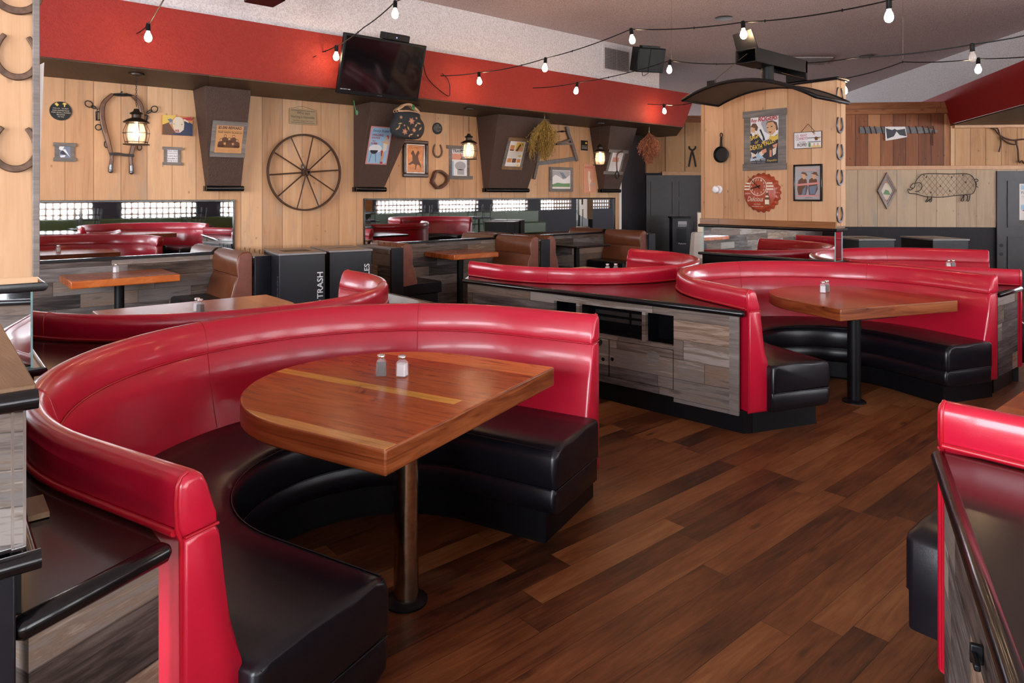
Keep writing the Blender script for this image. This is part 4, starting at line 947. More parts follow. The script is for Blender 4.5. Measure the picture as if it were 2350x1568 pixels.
# ================================================================== wall decorations
def prints(t, fr, rect, n, items, name='printed_picture'):
    """flat printed shapes in 0..1 coordinates of a rectangle (u0,v0,u1,v1)"""
    u0, v0, u1, v1 = rect; W, H = u1-u0, v1-v0
    for k, it in enumerate(items):
        nn = n+.0006*(k+1); bm = NB()
        if it[0] == 'T':
            _, m, s, a, b, w_, h_ = it[:7]; kw = it[7] if len(it) > 7 else {}
            text(bm, fr, s, u0+a*W, v0+b*H, w_*W, h_*H, nn, **kw); nm = 'lettering'
            m = K[m]
        else:
            for pg in it[1]: addpoly(bm, [fr.p(u0+a*W, v0+b*H, nn) for a, b in pg])
            nm = name; m = K[it[0]]
        obj(nm, bm, m, t)
def rct(a, b, c, d): return [(a, b), (c, b), (c, d), (a, d)]
def rectpx(fr, x0, y0, x1, y1):
    (u0, v1), (u1, _) = fr.px(x0, y0), fr.px(x1, y1); v0 = fr.px(x0, y1)[1]; return (u0, v0, u1, v1)
def sheet(t, fr, rect, n0, n1, mat, name='sheet', bev=0):
    bm = NB(); fbox(bm, fr, *rect, n0, n1); return obj(name, bm, mat, t, bev=bev)
def lath(t, fr, rect, w=.035, ov=.02, n0=0, n1=.014, top=True, bot=True, sides=True, mat=None):
    u0, v0, u1, v1 = rect; mat = mat or m_greywood
    def b(a): bm = NB(); fbox(bm, fr, *a[:4], n0+a[4], n1+a[4]); obj('lath', bm, mat, t, bev=.002)
    if sides: b((u0-w, v0-w*.8, u0+.003, v1+w*.8, 0)); b((u1-.003, v0-w*.8, u1+w, v1+w*.8, 0))
    if top: b((u0-w-ov, v1-.004, u1+w+ov, v1+w, .012))
    if bot: b((u0-w-ov, v0-w, u1+w+ov, v0+.004, .012))
def pframe(t, fr, rect, w, n1, mat, name='frame', bev=.004):
    u0, v0, u1, v1 = rect; bm = NB()
    for a in ((u0-w, v0-w, u1+w, v0), (u0-w, v1, u1+w, v1+w), (u0-w, v0, u0, v1), (u1, v0, u1+w, v1)): fbox(bm, fr, *a, 0, n1)
    obj(name, bm, mat, t, bev=bev)
def hang(fr, x, y): return fr.p(*fr.px(x, y))

# --- horseshoes
def horseshoe(fr, u, v, w_, h_, label, n=.004, mat=None, group=None, gap=.62, rot=0):
    t = thing('horseshoe', label, 'horseshoe', fr.p(u, v), 0, group); pts = []
    for i in range(25):
        a = PI*(1.16-.0)-(PI*1.16-PI*-.16)*i/24; a = PI+ .42 - 0 + (PI-.84+0)*i/24 if False else a
    half = []
    for i in range(29):
        f = -1+2*i/28; a = f*2.45                             # angle from the toe
        r = 1.0 if abs(a) < 1.5 else 1-.16*(abs(a)-1.5)
        half.append((math.sin(a)*r, -math.cos(a)*(1.0 if abs(a) < 1.57 else 1.25)))
    c, s_ = math.cos(rot), math.sin(rot)
    pts = [(u+(x*w_/2)*c-(y*h_/2.1)*s_, v+(x*w_/2)*s_+(y*h_/2.1)*c) for x, y in half]
    wid = [w_*(.13+.06*(1-abs(-1+2*i/28))) for i in range(29)]
    bm = NB(); ribbon(bm, fr, pts, wid, n, n+.012); obj('shoe', bm, mat or m_shoe, t, bev=.003)
    bm = NB()
    for i in (6, 8, 20, 22):
        fpoly(bm, fr, circ(pts[i][0], pts[i][1], w_*.022, 6), n+.0121, n+.0127)
    obj('nail_hole', bm, m_plinth, t)
    return t
for (x, y, w_, h_), l in zip(((36, -18, 88, 92), (37, 130, 78, 100), (33, 340, 82, 100)), ('large horseshoe cut off by the top edge on the near pillar', 'large rusty horseshoe on the near pillar, middle one', 'large rusty horseshoe on the near pillar, lowest one')):
    u, v = PA.px(x, y); k = 2.45/F; horseshoe(PA, u, v, w_*k, h_*k, l, n=.006, group='horseshoes on the near pillar')
for y, l in zip((221, 289, 350, 409, 494), ('topmost horseshoe on the narrow end of the pine pillar', 'second horseshoe from the top on the pine pillar end', 'middle horseshoe on the pine pillar end', 'second horseshoe from the bottom on the pine pillar end', 'lowest horseshoe on the pine pillar end, just above the mirror')):
    u, v = PE.px(1926, y-2); horseshoe(PE, u-.012, v, .125, .145, l, n=.006, mat=m_dsteel, group='horseshoes on the pillar end')
u, v = BW.px(1003.5, 346); horseshoe(BW, u, v, .15, .19, 'brown horseshoe on the pine wall between the copper picture and lantern')

# --- wagon wheel
u, v = BW.px(696, 396); rad = (BW.px(694, 309)[1]-BW.px(694, 483)[1])/2
t = thing('wagon_wheel', 'rusty iron wagon wheel with ten spokes on the pine wall', 'wheel', BW.p(u, v, 0))
bm = NB(); ribbon(bm, BW, circ(u, v, rad-.005, 64), .020, .035, .075, closed=True); obj('rim', bm, m_rust, t, bev=.003)
for i in range(10):
    a = R_(5)+i*PI/5; bm = NB(); ftube(bm, BW, [(u+.03*math.cos(a), v+.03*math.sin(a), .09 if i % 2 else .06), (u+(rad-.01)*math.cos(a), v+(rad-.01)*math.sin(a), .055)], [.0095, .008], seg=6); obj('spoke', bm, m_rust, t, smooth=60)
bm = NB(); M = Matrix.Rotation(PI/2, 3, 'X'); lathe(bm, [(.035, .02), (.048, .04), (.048, .09), (.033, .10), (.033, .155), (.018, .155), (.018, .10)], BW.p(u, v, 0), 20, M); obj('hub', bm, m_rust, t, smooth=40)
bm = NB(); fbox(bm, BW, u-.022, v+.03, u-.004, v+.10, .0, .03); obj('wall_bracket', bm, m_dsteel, t)

# --- wooden hames
zh = Z(100, 200, 6.528)
t = thing('horse_hames', 'old wooden horse hames with iron rings hanging on the pine wall', 'horse collar', hang(BW, 275, 300))
for pl in ([(1030, 108), (960, 165), (890, 245), (868, 350), (872, 480), (905, 640), (950, 800), (990, 950), (1015, 1060), (1000, 1170)],
           [(1315, 135), (1380, 190), (1440, 280), (1462, 400), (1455, 520), (1410, 680), (1345, 850), (1310, 980), (1295, 1080), (1305, 1180)]):
    uv = spline(BW.pts(zh(pl)), 5); n = len(uv); w_ = [.028+.020*math.sin(PI*min(1, i/n*1.15))**.7 if i/n < .87 else .034 for i in range(n)]
    bm = NB(); ribbon(bm, BW, uv, w_, .012, .05); obj('hame_bar', bm, m_hame, t, bev=.008, bseg=2)
for pl in ([(1002, 1165), (995, 1240)], [(1305, 1170), (1308, 1260)]):
    bm = NB(); ptube(bm, BW, zh(pl), .021, .03); q = BW.pts(zh(pl))[1]; bmesh.ops.create_uvsphere(bm, u_segments=14, v_segments=10, radius=.024, matrix=Matrix.Translation(BW.p(q[0], q[1]-.012, .03))); obj('iron_tip', bm, m_dsteel, t, smooth=60)
bm = NB(); ribbon(bm, BW, spline(BW.pts(zh([(975, 1005), (1100, 1005), (1200, 1020), (1340, 1030)])), 4), .03, .05, .058); obj('strap', bm, m_strap, t)
bm = NB(); ptube(bm, BW, zh([(1030, 115), (1110, 130), (1180, 132), (1260, 130), (1320, 135)]), .008, .03); ptube(bm, BW, zh([(1040, 110), (1150, 108), (1250, 115), (1310, 130)]), .008, .035); ptube(bm, BW, zh([(1165, 75), (1145, 95), (1170, 120), (1230, 110), (1265, 125)]), .009, .045); obj('hook_chain', bm, m_iron, t, smooth=60)
def zring(cx, cy, rx, ry, a, m=m_iron):
    pts = [(cx+rx*math.cos(i*PI/10)*math.cos(a)-ry*math.sin(i*PI/10)*math.sin(a), cy+rx*math.cos(i*PI/10)*math.sin(a)+ry*math.sin(i*PI/10)*math.cos(a)) for i in range(20)]
    bm = NB(); ptube(bm, BW, zh(pts), .0055, .03, closed=True, seg=6); obj('ring', bm, m, t, smooth=60)
zring(672, 258, 62, 44, .5); zring(742, 305, 36, 18, .5); zring(1650, 335, 50, 46, -.4); zring(1575, 372, 45, 16, -.5); zring(815, 605, 46, 42, 0); zring(1428, 905, 33, 42, 0); zring(930, 860, 26, 48, -.1)
bm = NB(); ptube(bm, BW, zh([(770, 310), (800, 340), (785, 370), (845, 375)]), .007, .03); ptube(bm, BW, zh([(785, 370), (788, 500), (850, 490)]), .010, .03); ptube(bm, BW, zh([(1490, 425), (1530, 425), (1550, 440)]), .008, .03); ptube(bm, BW, zh([(1545, 430), (1525, 545), (1480, 540)]), .009, .03); obj('side_hook', bm, m_iron, t, smooth=60)

# --- round sign, cow painting, lath pictures
u, v = BW.px(139, 255); t = thing('round_sign', 'round black sign with yellow shapes and pale lettering beside the hames', 'sign', BW.p(u, v)); r = .094
bm = NB(); fpoly(bm, BW, circ(u, v, r, 40), 0, .012); obj('disc', bm, m_plinth, t)
R4 = (u-r, v-r, u+r, v+r)
prints(t, BW, R4, .012, [('yellow', [[(.22, .85), (.32, .94), (.42, .82), (.34, .73)], [(.56, .86), (.62, .94), (.72, .94), (.78, .86)], [(.63, .86), (.71, .86), (.69, .72), (.65, .72)]]),
    ('T', 'cream', 'HELLO,  GUEST', .15, .60, .7, .06), ('T', 'cream', 'AND HOMESTEAD', .12, .49, .76, .06), ('T', 'cream', 'THIS SMALL ROOM', .07, .38, .86, .06), ('T', 'cream', 'BELONGS', .32, .27, .36, .06), ('T', 'cream', 'TO YOU', .36, .16, .28, .06)])
rc = rectpx(BW, 371, 264, 440, 309); t = thing('cow_painting', 'small canvas painting of a white cow head on orange and purple', 'painting', BW.p(rc[0], rc[1]))
sheet(t, BW, rc, 0, .03, K['orange'], 'canvas')
prints(t, BW, rc, .03, [('yellow', [[(0, 1), (0, .45), (.3, .75), (.45, 1)]]), ('brown', [[(0, 0), (0, .5), (.2, .62), (.34, .3), (.45, .1), (.45, 0)]]), ('navy', [[(.2, 0), (1, 0), (1, .62), (.75, .78), (.62, .4), (.4, .1)]]), ('red', [[(.62, .9), (.95, .98), (1, .8), (.75, .8)]]),
    ('cream', [[(.34, .75), (.42, .92), (.55, .95), (.66, .88), (.72, .6), (.70, .3), (.58, .14), (.44, .12), (.37, .3), (.33, .5)], [(.68, .78), (.88, .66), (.84, .76), (.72, .86)]]),
    ('slate', [[(.16, .8), (.28, .83), (.34, .72), (.25, .62)], [(.35, .6), (.40, .57), (.38, .53)], [(.60, .56), (.66, .6), (.65, .53)]]), ('blue', [[(.24, .64), (.30, .64), (.29, .53), (.24, .55)]]), ('pink', [[(.40, .28), (.54, .30), (.56, .16), (.44, .12)]]), ('dark', [[(.42, .25), (.46, .26), (.45, .18)], [(.50, .26), (.54, .24), (.51, .18)]])])
rc = rectpx(BW, 134, 335, 162, 363); t = thing('framed_photo', 'small black and white animal photo in grey laths below the round sign', 'picture', BW.p(rc[0], rc[1]))
sheet(t, BW, rc, .004, .010, K['slate']); lath(t, BW, rc, .032, .012)
prints(t, BW, rc, .010, [('white', [[(0, .75), (.1, 1), (.5, 1), (.3, .6)], [(.1, .2), (.6, .3), (.5, .1), (.2, .05)], [(.3, .7), (.55, .75), (.95, .1), (.7, .35)]]), ('dark', [[(.1, .4), (.3, .65), (.5, .5), (.65, .25), (.35, .3)]])])
rc = rectpx(BW, 382, 343, 408, 373); t = thing('framed_note', 'small white handwritten note in grey laths below the cow painting', 'sign', BW.p(rc[0], rc[1]))
sheet(t, BW, rc, .004, .010, K['white']); lath(t, BW, rc, .028, .016, sides=True)
prints(t, BW, rc, .010, [('T', 'dark', s, .06, .84-.19*i, .86, .11) for i, s in enumerate(('Go on', 'explore', 'roam and', 'wander a', 'long trail'))])
# --- reward poster on the first pilaster
f = WEDGE[0]; rc = rectpx(f, 497, 285, 552, 350); t = thing('reward_poster', 'orange reward poster with a group portrait on the brown pilaster', 'poster', f.p(rc[0], rc[1]))
lath(t, f, (rc[0], rc[1], rc[2], rc[3]), .045, .0); sheet(t, f, rc, .012, .016, m_kraft)
fig = []
for x, y in ((.34, .62), (.66, .62), (.2, .47), (.5, .52), (.8, .47)):
    fig += [circ(x, y, .055, 10, ry=.05), [(x-.12, y-.24), (x-.10, y-.08), (x-.04, y-.05), (x+.04, y-.05), (x+.10, y-.08), (x+.12, y-.24)]]
prints(t, f, rc, .016, [('T', 'dark', '$5,000 REWARD', .06, .84, .88, .12, dict(bold=.03)), ('T', 'dark', 'NOTORIOUS OUTLAWS WANTED', .05, .775, .9, .03), ('T', 'dark', 'THE WILD BUNCH', .05, .715, .9, .045, dict(bold=.02)),
    ('brown', fig+[rct(.1, .2, .9, .3)]), ('skin', [circ(x, y, .04, 8, ry=.036) for x, y in ((.34, .615), (.66, .615), (.2, .465), (.5, .515), (.8, .465))])]+[('T', 'brown', 'reward payable on delivery to the county', .05, .13-.04*i, .9, .02) for i in range(3)])
# --- hanging plaque
rc = rectpx(BW, 663, 248, 724, 284); t = thing('wooden_plaque', 'tan plaque reading Who says Nothing is Impossible, above the wagon wheel', 'sign', BW.p(rc[0], rc[1]))
sheet(t, BW, rc, .004, .018, K['plaque'], 'board', .002)
prints(t, BW, rc, .018, [('dark', [rct(.05, .87, .95, .895), rct(.05, .09, .95, .115)]), ('T', 'dark', 'Who says', .28, .62, .48, .2), ('T', 'dark', 'Nothing is Impossible', .06, .36, .88, .2), ('T', 'dark', "I've been doing it for years", .14, .17, .74, .11)])
bm = NB(); ftube(bm, BW, [(rc[0]+.02, rc[3], .012), ((rc[0]+rc[2])/2, rc[3]+.035, .008), (rc[2]-.02, rc[3], .012)], .0018, seg=5); obj('cord', bm, m_rust, t)
# --- green spatula hanging from the soffit
c = onY(817, 236, 7.6); g = Fr((0, 7.6, 0), (1, 0, 0), UP); t = thing('green_spoon', 'green plastic spoon hanging under the soffit beside the television', 'spoon', c)
bm = NB(); q = g.pts([(812, 231), (814, 245), (817, 256)]); ftube(bm, g, [(a, b, 0) for a, b in q], .006, seg=6); obj('handle', bm, m_green, t)
u, v = g.px(819, 259); bm = NB(); fpoly(bm, g, circ(u, v, .016, 12, ry=.03), -.004, .004); obj('bowl', bm, m_green, t)
# --- grilling sauce sign
f = WEDGE[1]; q = f.pts([(853, 289), (901, 293), (882, 378), (838, 373)]); L_ = [Vector(p) for p in q]
rc = (min(p.x for p in L_[0:1]+L_[3:]), min(L_[2].y, L_[3].y), max(L_[1].x, L_[2].x), max(L_[0].y, L_[1].y))
t = thing('tin_sign', 'blue tin sign for grilling sauce on the pilaster behind the handbag', 'sign', f.p(rc[0], rc[1]))
sheet(t, f, rc, .0, .006, K['pink'], 'plate', .002); w_ = rc[2]-rc[0]; h_ = rc[3]-rc[1]
prints(t, f, rc, .006, [('blue', [[(.05, .06), (.1, .03), (.9, .03), (.95, .06), (.95, .94), (.9, .97), (.1, .97), (.05, .94)]]), ('white', [circ(.35, .42, .3, 16, ry=.11)]), ('T', 'dark', "Saucy Suzie's", .1, .84, .82, .09, dict(shear=.2)), ('T', 'red', 'GRILLING', .1, .755, .52, .05, dict(bold=.02)), ('T', 'red', 'SAUCE', .1, .68, .38, .05, dict(bold=.02)), ('T', 'red', 'for', .16, .60, .16, .05), ('T', 'red', 'PORK', .1, .53, .32, .05, dict(bold=.02)),
    ('dark', [[(.12, .38)]+[(.3+.18*math.cos(a), .38+.1*math.sin(a)) for a in [PI+PI*i/10 for i in range(11)]], [(.2, .29), (.215, .29), (.15, .06), (.135, .06)], [(.4, .29), (.385, .29), (.45, .06), (.465, .06)]]),
    ('skin', [circ(.80, .72, .06, 12, ry=.045), [(.72, .66), (.88, .66), (.92, .55), (.80, .52), (.58, .60), (.56, .63), (.74, .60)], [(.66, .38), (.76, .38), (.78, .2), (.72, .06), (.66, .06), (.68, .2)]]), ('red', [[(.74, .77), (.84, .79), (.88, .72), (.86, .66), (.82, .75)], [(.62, .38), (.7, .38), (.7, .22), (.65, .24)], rct(.66, .03, .78, .08)]), ('cream', [[(.68, .58), (.86, .55), (.86, .40), (.76, .34), (.68, .40)]])])
# --- tapestry handbag
g = Fr((0, 7.42, 0), (1, 0, 0), UP); zj = Z(400, 0, 3.9167); t = thing('tapestry_handbag', 'dark floral tapestry handbag with wooden handles hanging from the soffit', 'bag', g.p(*g.px(935, 240)))
out = g.pts(zj([(2000, 1010), (2100, 1000), (2190, 1020), (2200, 1060), (2235, 1120), (2235, 1190), (2205, 1240), (2140, 1256), (2050, 1245), (1990, 1230), (1950, 1190), (1945, 1120), (1975, 1060)])); out = spline(out, 4, True)
cu = sum(p[0] for p in out)/len(out); cv = sum(p[1] for p in out)/len(out); bm = NB(); rows = []
for s_, n in ((.70, -.055), (.92, -.045), (1, -.015), (1, .015), (.94, .045), (.80, .055)): rows.append([bm.verts.new(g.p(cu+(a-cu)*s_, cv+(b-cv)*s_, n)) for a, b in out])
for A, B in zip(rows, rows[1:]):
    for k in range(len(A)): bm.faces.new([A[k], A[(k+1) % len(A)], B[(k+1) % len(A)], B[k]])
bm.faces.new(rows[0]); bm.faces.new(rows[-1]); obj('body', bm, plain('tapestry', (.022, .024, .028), .85, bump=.3, bscale=300, var=.3, vscale=60), t, smooth=60)
def flower(u, v, r, a0=0): return [(u+r*(1 if i % 2 else .55)*math.cos(a0+i*PI/6), v+r*(1 if i % 2 else .55)*math.sin(a0+i*PI/6)) for i in range(12)]
fl = NB(); lf = NB()
for x, y, r in ((2115, 1085, .05), (2045, 1195, .045), (2140, 1180, .034), (2005, 1045, .026), (2165, 1055, .018), (2040, 1130, .016), (2090, 1240, .016), (2180, 1235, .018)):
    u, v = g.px(*zj([(x, y)])[0]); u = cu+(u-cu)*.86; v = cv+(v-cv)*.86; addpoly(fl, [g.p(a, b, .0562) for a, b in flower(u, v, r, x)]); addpoly(lf, [g.p(a, b, .0566) for a, b in circ(u, v, r*.35, 8)])
for x, y, a in ((1995, 1110, .2), (1985, 1145, 1.2), (2190, 1110, -.2), (2205, 1165, .8), (1965, 1165, .5), (2110, 1225, .3), (2080, 1160, 2), (2160, 1130, .9)):
    u, v = g.px(*zj([(x, y)])[0]); u = cu+(u-cu)*.86; v = cv+(v-cv)*.86; c_, s_ = math.cos(a), math.sin(a); addpoly(lf, [g.p(u+.034*c_*k-.011*s_*m, v+.034*s_*k+.011*c_*m, .0564) for k, m in ((-1, 0), (0, -1), (1, 0), (0, 1))])
obj('flower_pattern', fl, K['rose'], t); obj('leaf_pattern', lf, K['straw'], t)
for n in (-.03, .03):
    uv = spline(g.pts(zj([(1985, 1010), (2000, 985), (2035, 965), (2060, 945), (2110, 942), (2140, 965), (2175, 995), (2205, 1035)])), 4)
    bm = NB(); ribbon(bm, g, uv, .028, n-.006, n+.006); ribbon(bm, g, g.pts(zj([(1980, 1000), (2090, 1000), (2195, 1025)])), .022, n-.006, n+.006); obj('handle', bm, m_tan, t, bev=.003)
u, v = g.px(*zj([(2095, 955)])[0]); bm = NB(); tube(bm, [g.p(u, v, 0), g.p(u-.005, SOF_Z-.014, 0)], .004, 6); obj('hanger', bm, m_iron, t)
bm = NB(); u, v = g.px(*zj([(2135, 968)])[0]); fpoly(bm, g, circ(u, v, .022, 12, ry=.036), .03, .036); obj('tag', bm, m_green, t)
# --- copper relief picture
rc = rectpx(BW, 933, 333, 971, 395); t = thing('copper_relief', 'embossed copper rider picture in a dark carved frame', 'picture', BW.p(rc[0], rc[1]))
sheet(t, BW, rc, .0, .012, m_copper, 'relief'); pframe(t, BW, rc, .018, .022, m_silverleaf, 'slip'); r2 = (rc[0]-.018, rc[1]-.018, rc[2]+.018, rc[3]+.018); pframe(t, BW, r2, .052, .04, m_frame, bev=.012)
prints(t, BW, rc, .0122, [('brown', [[(.3, .78), (.38, .82), (.44, .72), (.5, .62), (.62, .78), (.7, .82), (.74, .72), (.66, .6), (.7, .45), (.82, .30), (.86, .12), (.74, .26), (.6, .3), (.5, .08), (.46, .1), (.5, .28), (.34, .32), (.16, .26), (.06, .3), (.2, .36), (.32, .42), (.32, .62), (.22, .7)]]), ('T', 'brown', 'COWBOY', .12, .88, .76, .08)], 'embossed_rider')
# --- small round sign, stirrup, travel poster
u, v = BW.px(1003, 295); r = .083; t = thing('round_sign', 'small dark round lettered sign left of the middle lantern', 'sign', BW.p(u, v)); bm = NB(); fpoly(bm, BW, circ(u, v, r, 36), 0, .012); obj('disc', bm, m_plinth, t)
prints(t, BW, (u-r, v-r, u+r, v+r), .012, [('T', 'cream', s, .5-w_/2, .78-.115*i, w_, .06) for i, (s, w_) in enumerate((('LIFE', .3), ('IS LIKE A', .62), ('GOOD RIDE', .74), ('ENJOY IT', .74), ('WHILE YOU', .7), ('CAN', .3)))])
zc = Z(750, 200, 3.3571); uv = spline(BW.pts(zc([(825, 655), (865, 650), (912, 690), (905, 740), (845, 778), (800, 728), (812, 690)])), 4, True)
t = thing('stirrup', 'brown leather stirrup on the pine wall below the horseshoe', 'stirrup', hang(BW, 1003, 412)); bm = NB(); ribbon(bm, BW, uv, .034, .0, .075, closed=True); obj('loop', bm, m_leather, t, bev=.006)
bm = NB(); ribbon(bm, BW, BW.pts(zc([(790, 730), (835, 782), (905, 740)])), .02, .0, .085); obj('tread', bm, m_leather, t, bev=.004)
rc = rectpx(BW, 1036, 341, 1071, 404); t = thing('travel_poster', 'TRAVEL poster in grey laths behind the middle lantern', 'poster', BW.p(rc[0], rc[1])); sheet(t, BW, rc, .004, .010, K['white']); lath(t, BW, rc, .045, .05)
prints(t, BW, rc, .010, [('T', 'dark', 'TRAVEL', .04, .86, .8, .12, dict(bold=.03)), ('salmon', [rct(.02, .60, .7, .82)]), ('blue', [rct(0, .0, .12, .55)]), ('grey', [circ(.55, .38, .36, 18, ry=.16), rct(.35, .05, .8, .25)])])
# --- recipe poster on the wide pilaster
f = WEDGE[2]; q = [Vector(p) for p in f.pts([(1170, 322), (1205, 326), (1192, 383), (1157, 381)])]; rc = (q[3].x, q[3].y, q[1].x, q[0].y)
t = thing('recipe_poster', 'pale recipe page with food pictures on the widest pilaster', 'poster', f.p(rc[0], rc[1])); lath(t, f, rc, .05, .0, sides=False, mat=m_cap); lath(t, f, rc, .05, .0, top=False, bot=False); sheet(t, f, rc, .006, .016, m_paper)
prints(t, f, rc, .016, [('orange', [rct(.06, .62, .34, .83), rct(.06, .16, .34, .32), rct(.7, .16, .94, .3)]), ('yellow', [rct(.42, .60, .94, .95), circ(.82, .42, .12, 12, ry=.045), circ(.84, .06, .1, 12, ry=.04)]), ('brown', [[(.45, .62), (.65, .9), (.75, .85), (.6, .6)], rct(.38, .16, .64, .32)]), ('salmon', [[(.62, .62), (.9, .64), (.92, .75), (.7, .8)]]), ('dark', [[(.7, .92), (.85, .88), (.9, .8), (.82, .86)], rct(.08, .62, .33, .66)]), ('T', 'orange', 'Cowboy chili with cornbread', .08, .53, .7, .03)]+[('T', 'grey', 'brown the beef and stir in the beans', .06, .48-.04*i, .62, .018) for i in range(4)]+[('T', 'grey', 'serve hot and enjoy the day', .06, .08-.03*i, .6, .018) for i in range(2)])
# --- dried flower bunches
def bunch(c, w_, h_, mat, label, seed, droop=None):
    rnd = random.Random(seed); t = thing('dried_flowers', label, 'dried flowers', c); bm = NB(); bl = NB()
    for i in range(330):
        a = rnd.uniform(0, 2*PI); l = rnd.uniform(.3, 1)**.8; r = w_/2*math.sqrt(rnd.random())*(1 if l < .62 else 1-(l-.62)*2.0); l *= h_
        p = [c+Vector((0, 0, -.03)), c+Vector((math.cos(a)*r*.45, math.sin(a)*r*.45, -.05-l*.30)), c+Vector((math.cos(a)*r*1.0, math.sin(a)*r*.8, -.05-l*.66)), c+Vector((math.cos(a)*r*(.8+.5*rnd.random())+rnd.uniform(-.04, .04), math.sin(a)*r*.8, -.05-l))]
        if droop and i < 22: p[2] = c+Vector((-w_*.5+rnd.uniform(-.04, .04), rnd.uniform(-.05, .05), -h_*.55)); p[3] = c+Vector((-w_*.62+rnd.uniform(-.04, .08), rnd.uniform(-.05, .05), -h_*rnd.uniform(.75, 1.12)))
        p = [Vector(x) for x in spline(p, 4)]; tube(bm, p, .0022, 3, caps=False)
        for k in range(10):
            q = p[min(len(p)-1, int(rnd.uniform(.3, 1)*len(p)))]+Vector((rnd.uniform(-.02, .02), rnd.uniform(-.02, .02), rnd.uniform(-.02, .02))); s_ = rnd.uniform(.006, .014)
            ax = Vector((rnd.uniform(-1, 1), rnd.uniform(-1, 1), rnd.uniform(-1, 1))).normalized(); b_ = ax.orthogonal()*s_; d = ax.cross(b_).normalized()*s_*.6
            addpoly(bl, [q-b_, q-d, q+b_, q+d])
    o = obj('stem', bm, mat, t); o['kind'] = 'stuff'; o = obj('blossom', bl, mat, t); o['kind'] = 'stuff'
    bm = NB(); tube(bm, [c+Vector((0, 0, -.06)), c+Vector((0, 0, .0)), Vector((c.x, c.y, SOF_Z-.012))], .003, 6); obj('hook', bm, m_steel, t)
bunch(onY(1250, 268, 7.40), .46, .60, m_hay, 'large bunch of dried yellow flowers hanging before the widest pilaster', 3, True)
bunch(onZ(1490, 300, 2.66), .42, .52, m_pinkdry, 'small bunch of dried reddish flowers hanging at the end of the soffit', 5)
# --- bow saw
t = thing('bow_saw', 'old wooden bow saw with grey blade on the pine wall', 'saw', hang(BW, 1280, 350))
def bar(pl, w_, n0, n1, nm, m): bm = NB(); ribbon(bm, BW, spline(BW.pts(zc(pl)), 4), w_, n0, n1); obj(nm, bm, m, t, bev=.003)
bar([(1838, 305), (1852, 365), (1880, 440), (1918, 570)], .055, .02, .05, 'upright', m_greywood); bar([(1622, 490), (1610, 590), (1585, 708)], .05, .02, .05, 'upright', m_greywood)
bar([(1645, 470), (1750, 440), (1815, 425), (1868, 402)], .035, .03, .055, 'crossbar', m_greywood); bar([(1740, 442), (1810, 440), (1880, 436)], .03, .03, .055, 'crossbar', m_greywood); bar([(1622, 588), (1760, 572), (1900, 552)], .065, .03, .036, 'blade', m_blade)
bm = NB(); ptube(bm, BW, zc([(1690, 345), (1760, 347), (1845, 340)]), .006, .04); ptube(bm, BW, zc([(1795, 344), (1812, 343)]), .014, .04); obj('tension_rod', bm, m_iron, t)
# --- small black card, framed landscape, pink sign, last poster
rc = rectpx(BW, 1333, 322, 1348, 345); t = thing('black_card', 'tiny black card with a yellow sun beside the far lantern', 'sign', BW.p(rc[0], rc[1])); sheet(t, BW, rc, 0, .008, m_plinth, 'card')
prints(t, BW, rc, .008, [('yellow', [circ(.75, .75, .14, 10, ry=.1)]), ('T', 'cream', 'NIGHTS', .1, .42, .8, .08), ('T', 'cream', 'UNDER', .1, .29, .8, .08), ('T', 'cream', 'STARS', .1, .16, .8, .08)])
rc = rectpx(BW, 1265, 390, 1308, 433); t = thing('framed_landscape', 'landscape photo in a weathered grey frame below the bow saw', 'picture', BW.p(rc[0], rc[1])); sheet(t, BW, rc, .0, .01, K['white']); pframe(t, BW, rc, .05, .03, m_greywood)
prints(t, BW, rc, .01, [('grey', [[(.03, .97), (.03, .6), (.2, .75), (.45, .62), (.6, .5), (.75, .55), (.97, .75), (.97, .97)]]), ('slate', [[(.4, .9), (.6, .85), (.8, .6), (.6, .55)]]), ('green', [[(.03, .22), (.3, .32), (.6, .28), (.97, .3), (.97, .1), (.03, .1)]]), ('cream', [rct(.03, .06, .97, .1)])])
rc = rectpx(BW, 1339, 377, 1364, 442); t = thing('salmon_sign', 'salmon pink tin sign below the far lantern', 'sign', BW.p(rc[0], rc[1])); sheet(t, BW, rc, 0, .008, K['salmon'], 'plate')
prints(t, BW, rc, .008, [('T', 'red', 'BARBECUE', .1, .86, .75, .07), ('cream', [[(.4, .75), (.5, .78), (.58, .7), (.55, .55), (.68, .42), (.55, .3), (.6, .05), (.5, .05), (.42, .35), (.38, .5)]]), ('grey', [circ(.8, .3, .14, 12, ry=.045)]), ('T', 'pink', 'Sauce', .66, .55, .25, .1)])
f = WEDGE[3]; q = [Vector(p) for p in f.pts([(1406, 349), (1430, 350), (1419, 394), (1394, 393)])]; rc = (q[3].x, q[3].y, q[1].x, q[0].y)
t = thing('menu_poster', 'pale poster with red print in laths on the far pilaster', 'poster', f.p(rc[0], rc[1])); sheet(t, f, rc, .006, .014, m_paper); lath(t, f, rc, .05, .06)
prints(t, f, rc, .014, [('T', 'red', 'BIG RODEO', .3, .88, .6, .06), ('T', 'red', 'TODAY', .36, .80, .5, .05), ('salmon', [rct(.15, .5, .72, .74)]), ('T', 'grey', 'all welcome', .15, .40, .5, .03)])
c = f.p(rc[0]+.08, rc[3]-.02, .055); t = thing('old_spur', 'small iron spur with leather strap hanging on the far poster', 'spur', c)
bm = NB(); tube(bm, spline([c+Vector((.12, -.02, .06)), c, c+Vector((-.02, 0, -.15)), c+Vector((-.01, 0, -.28))], 4), .012, 6); obj('strap', bm, m_leather, t)
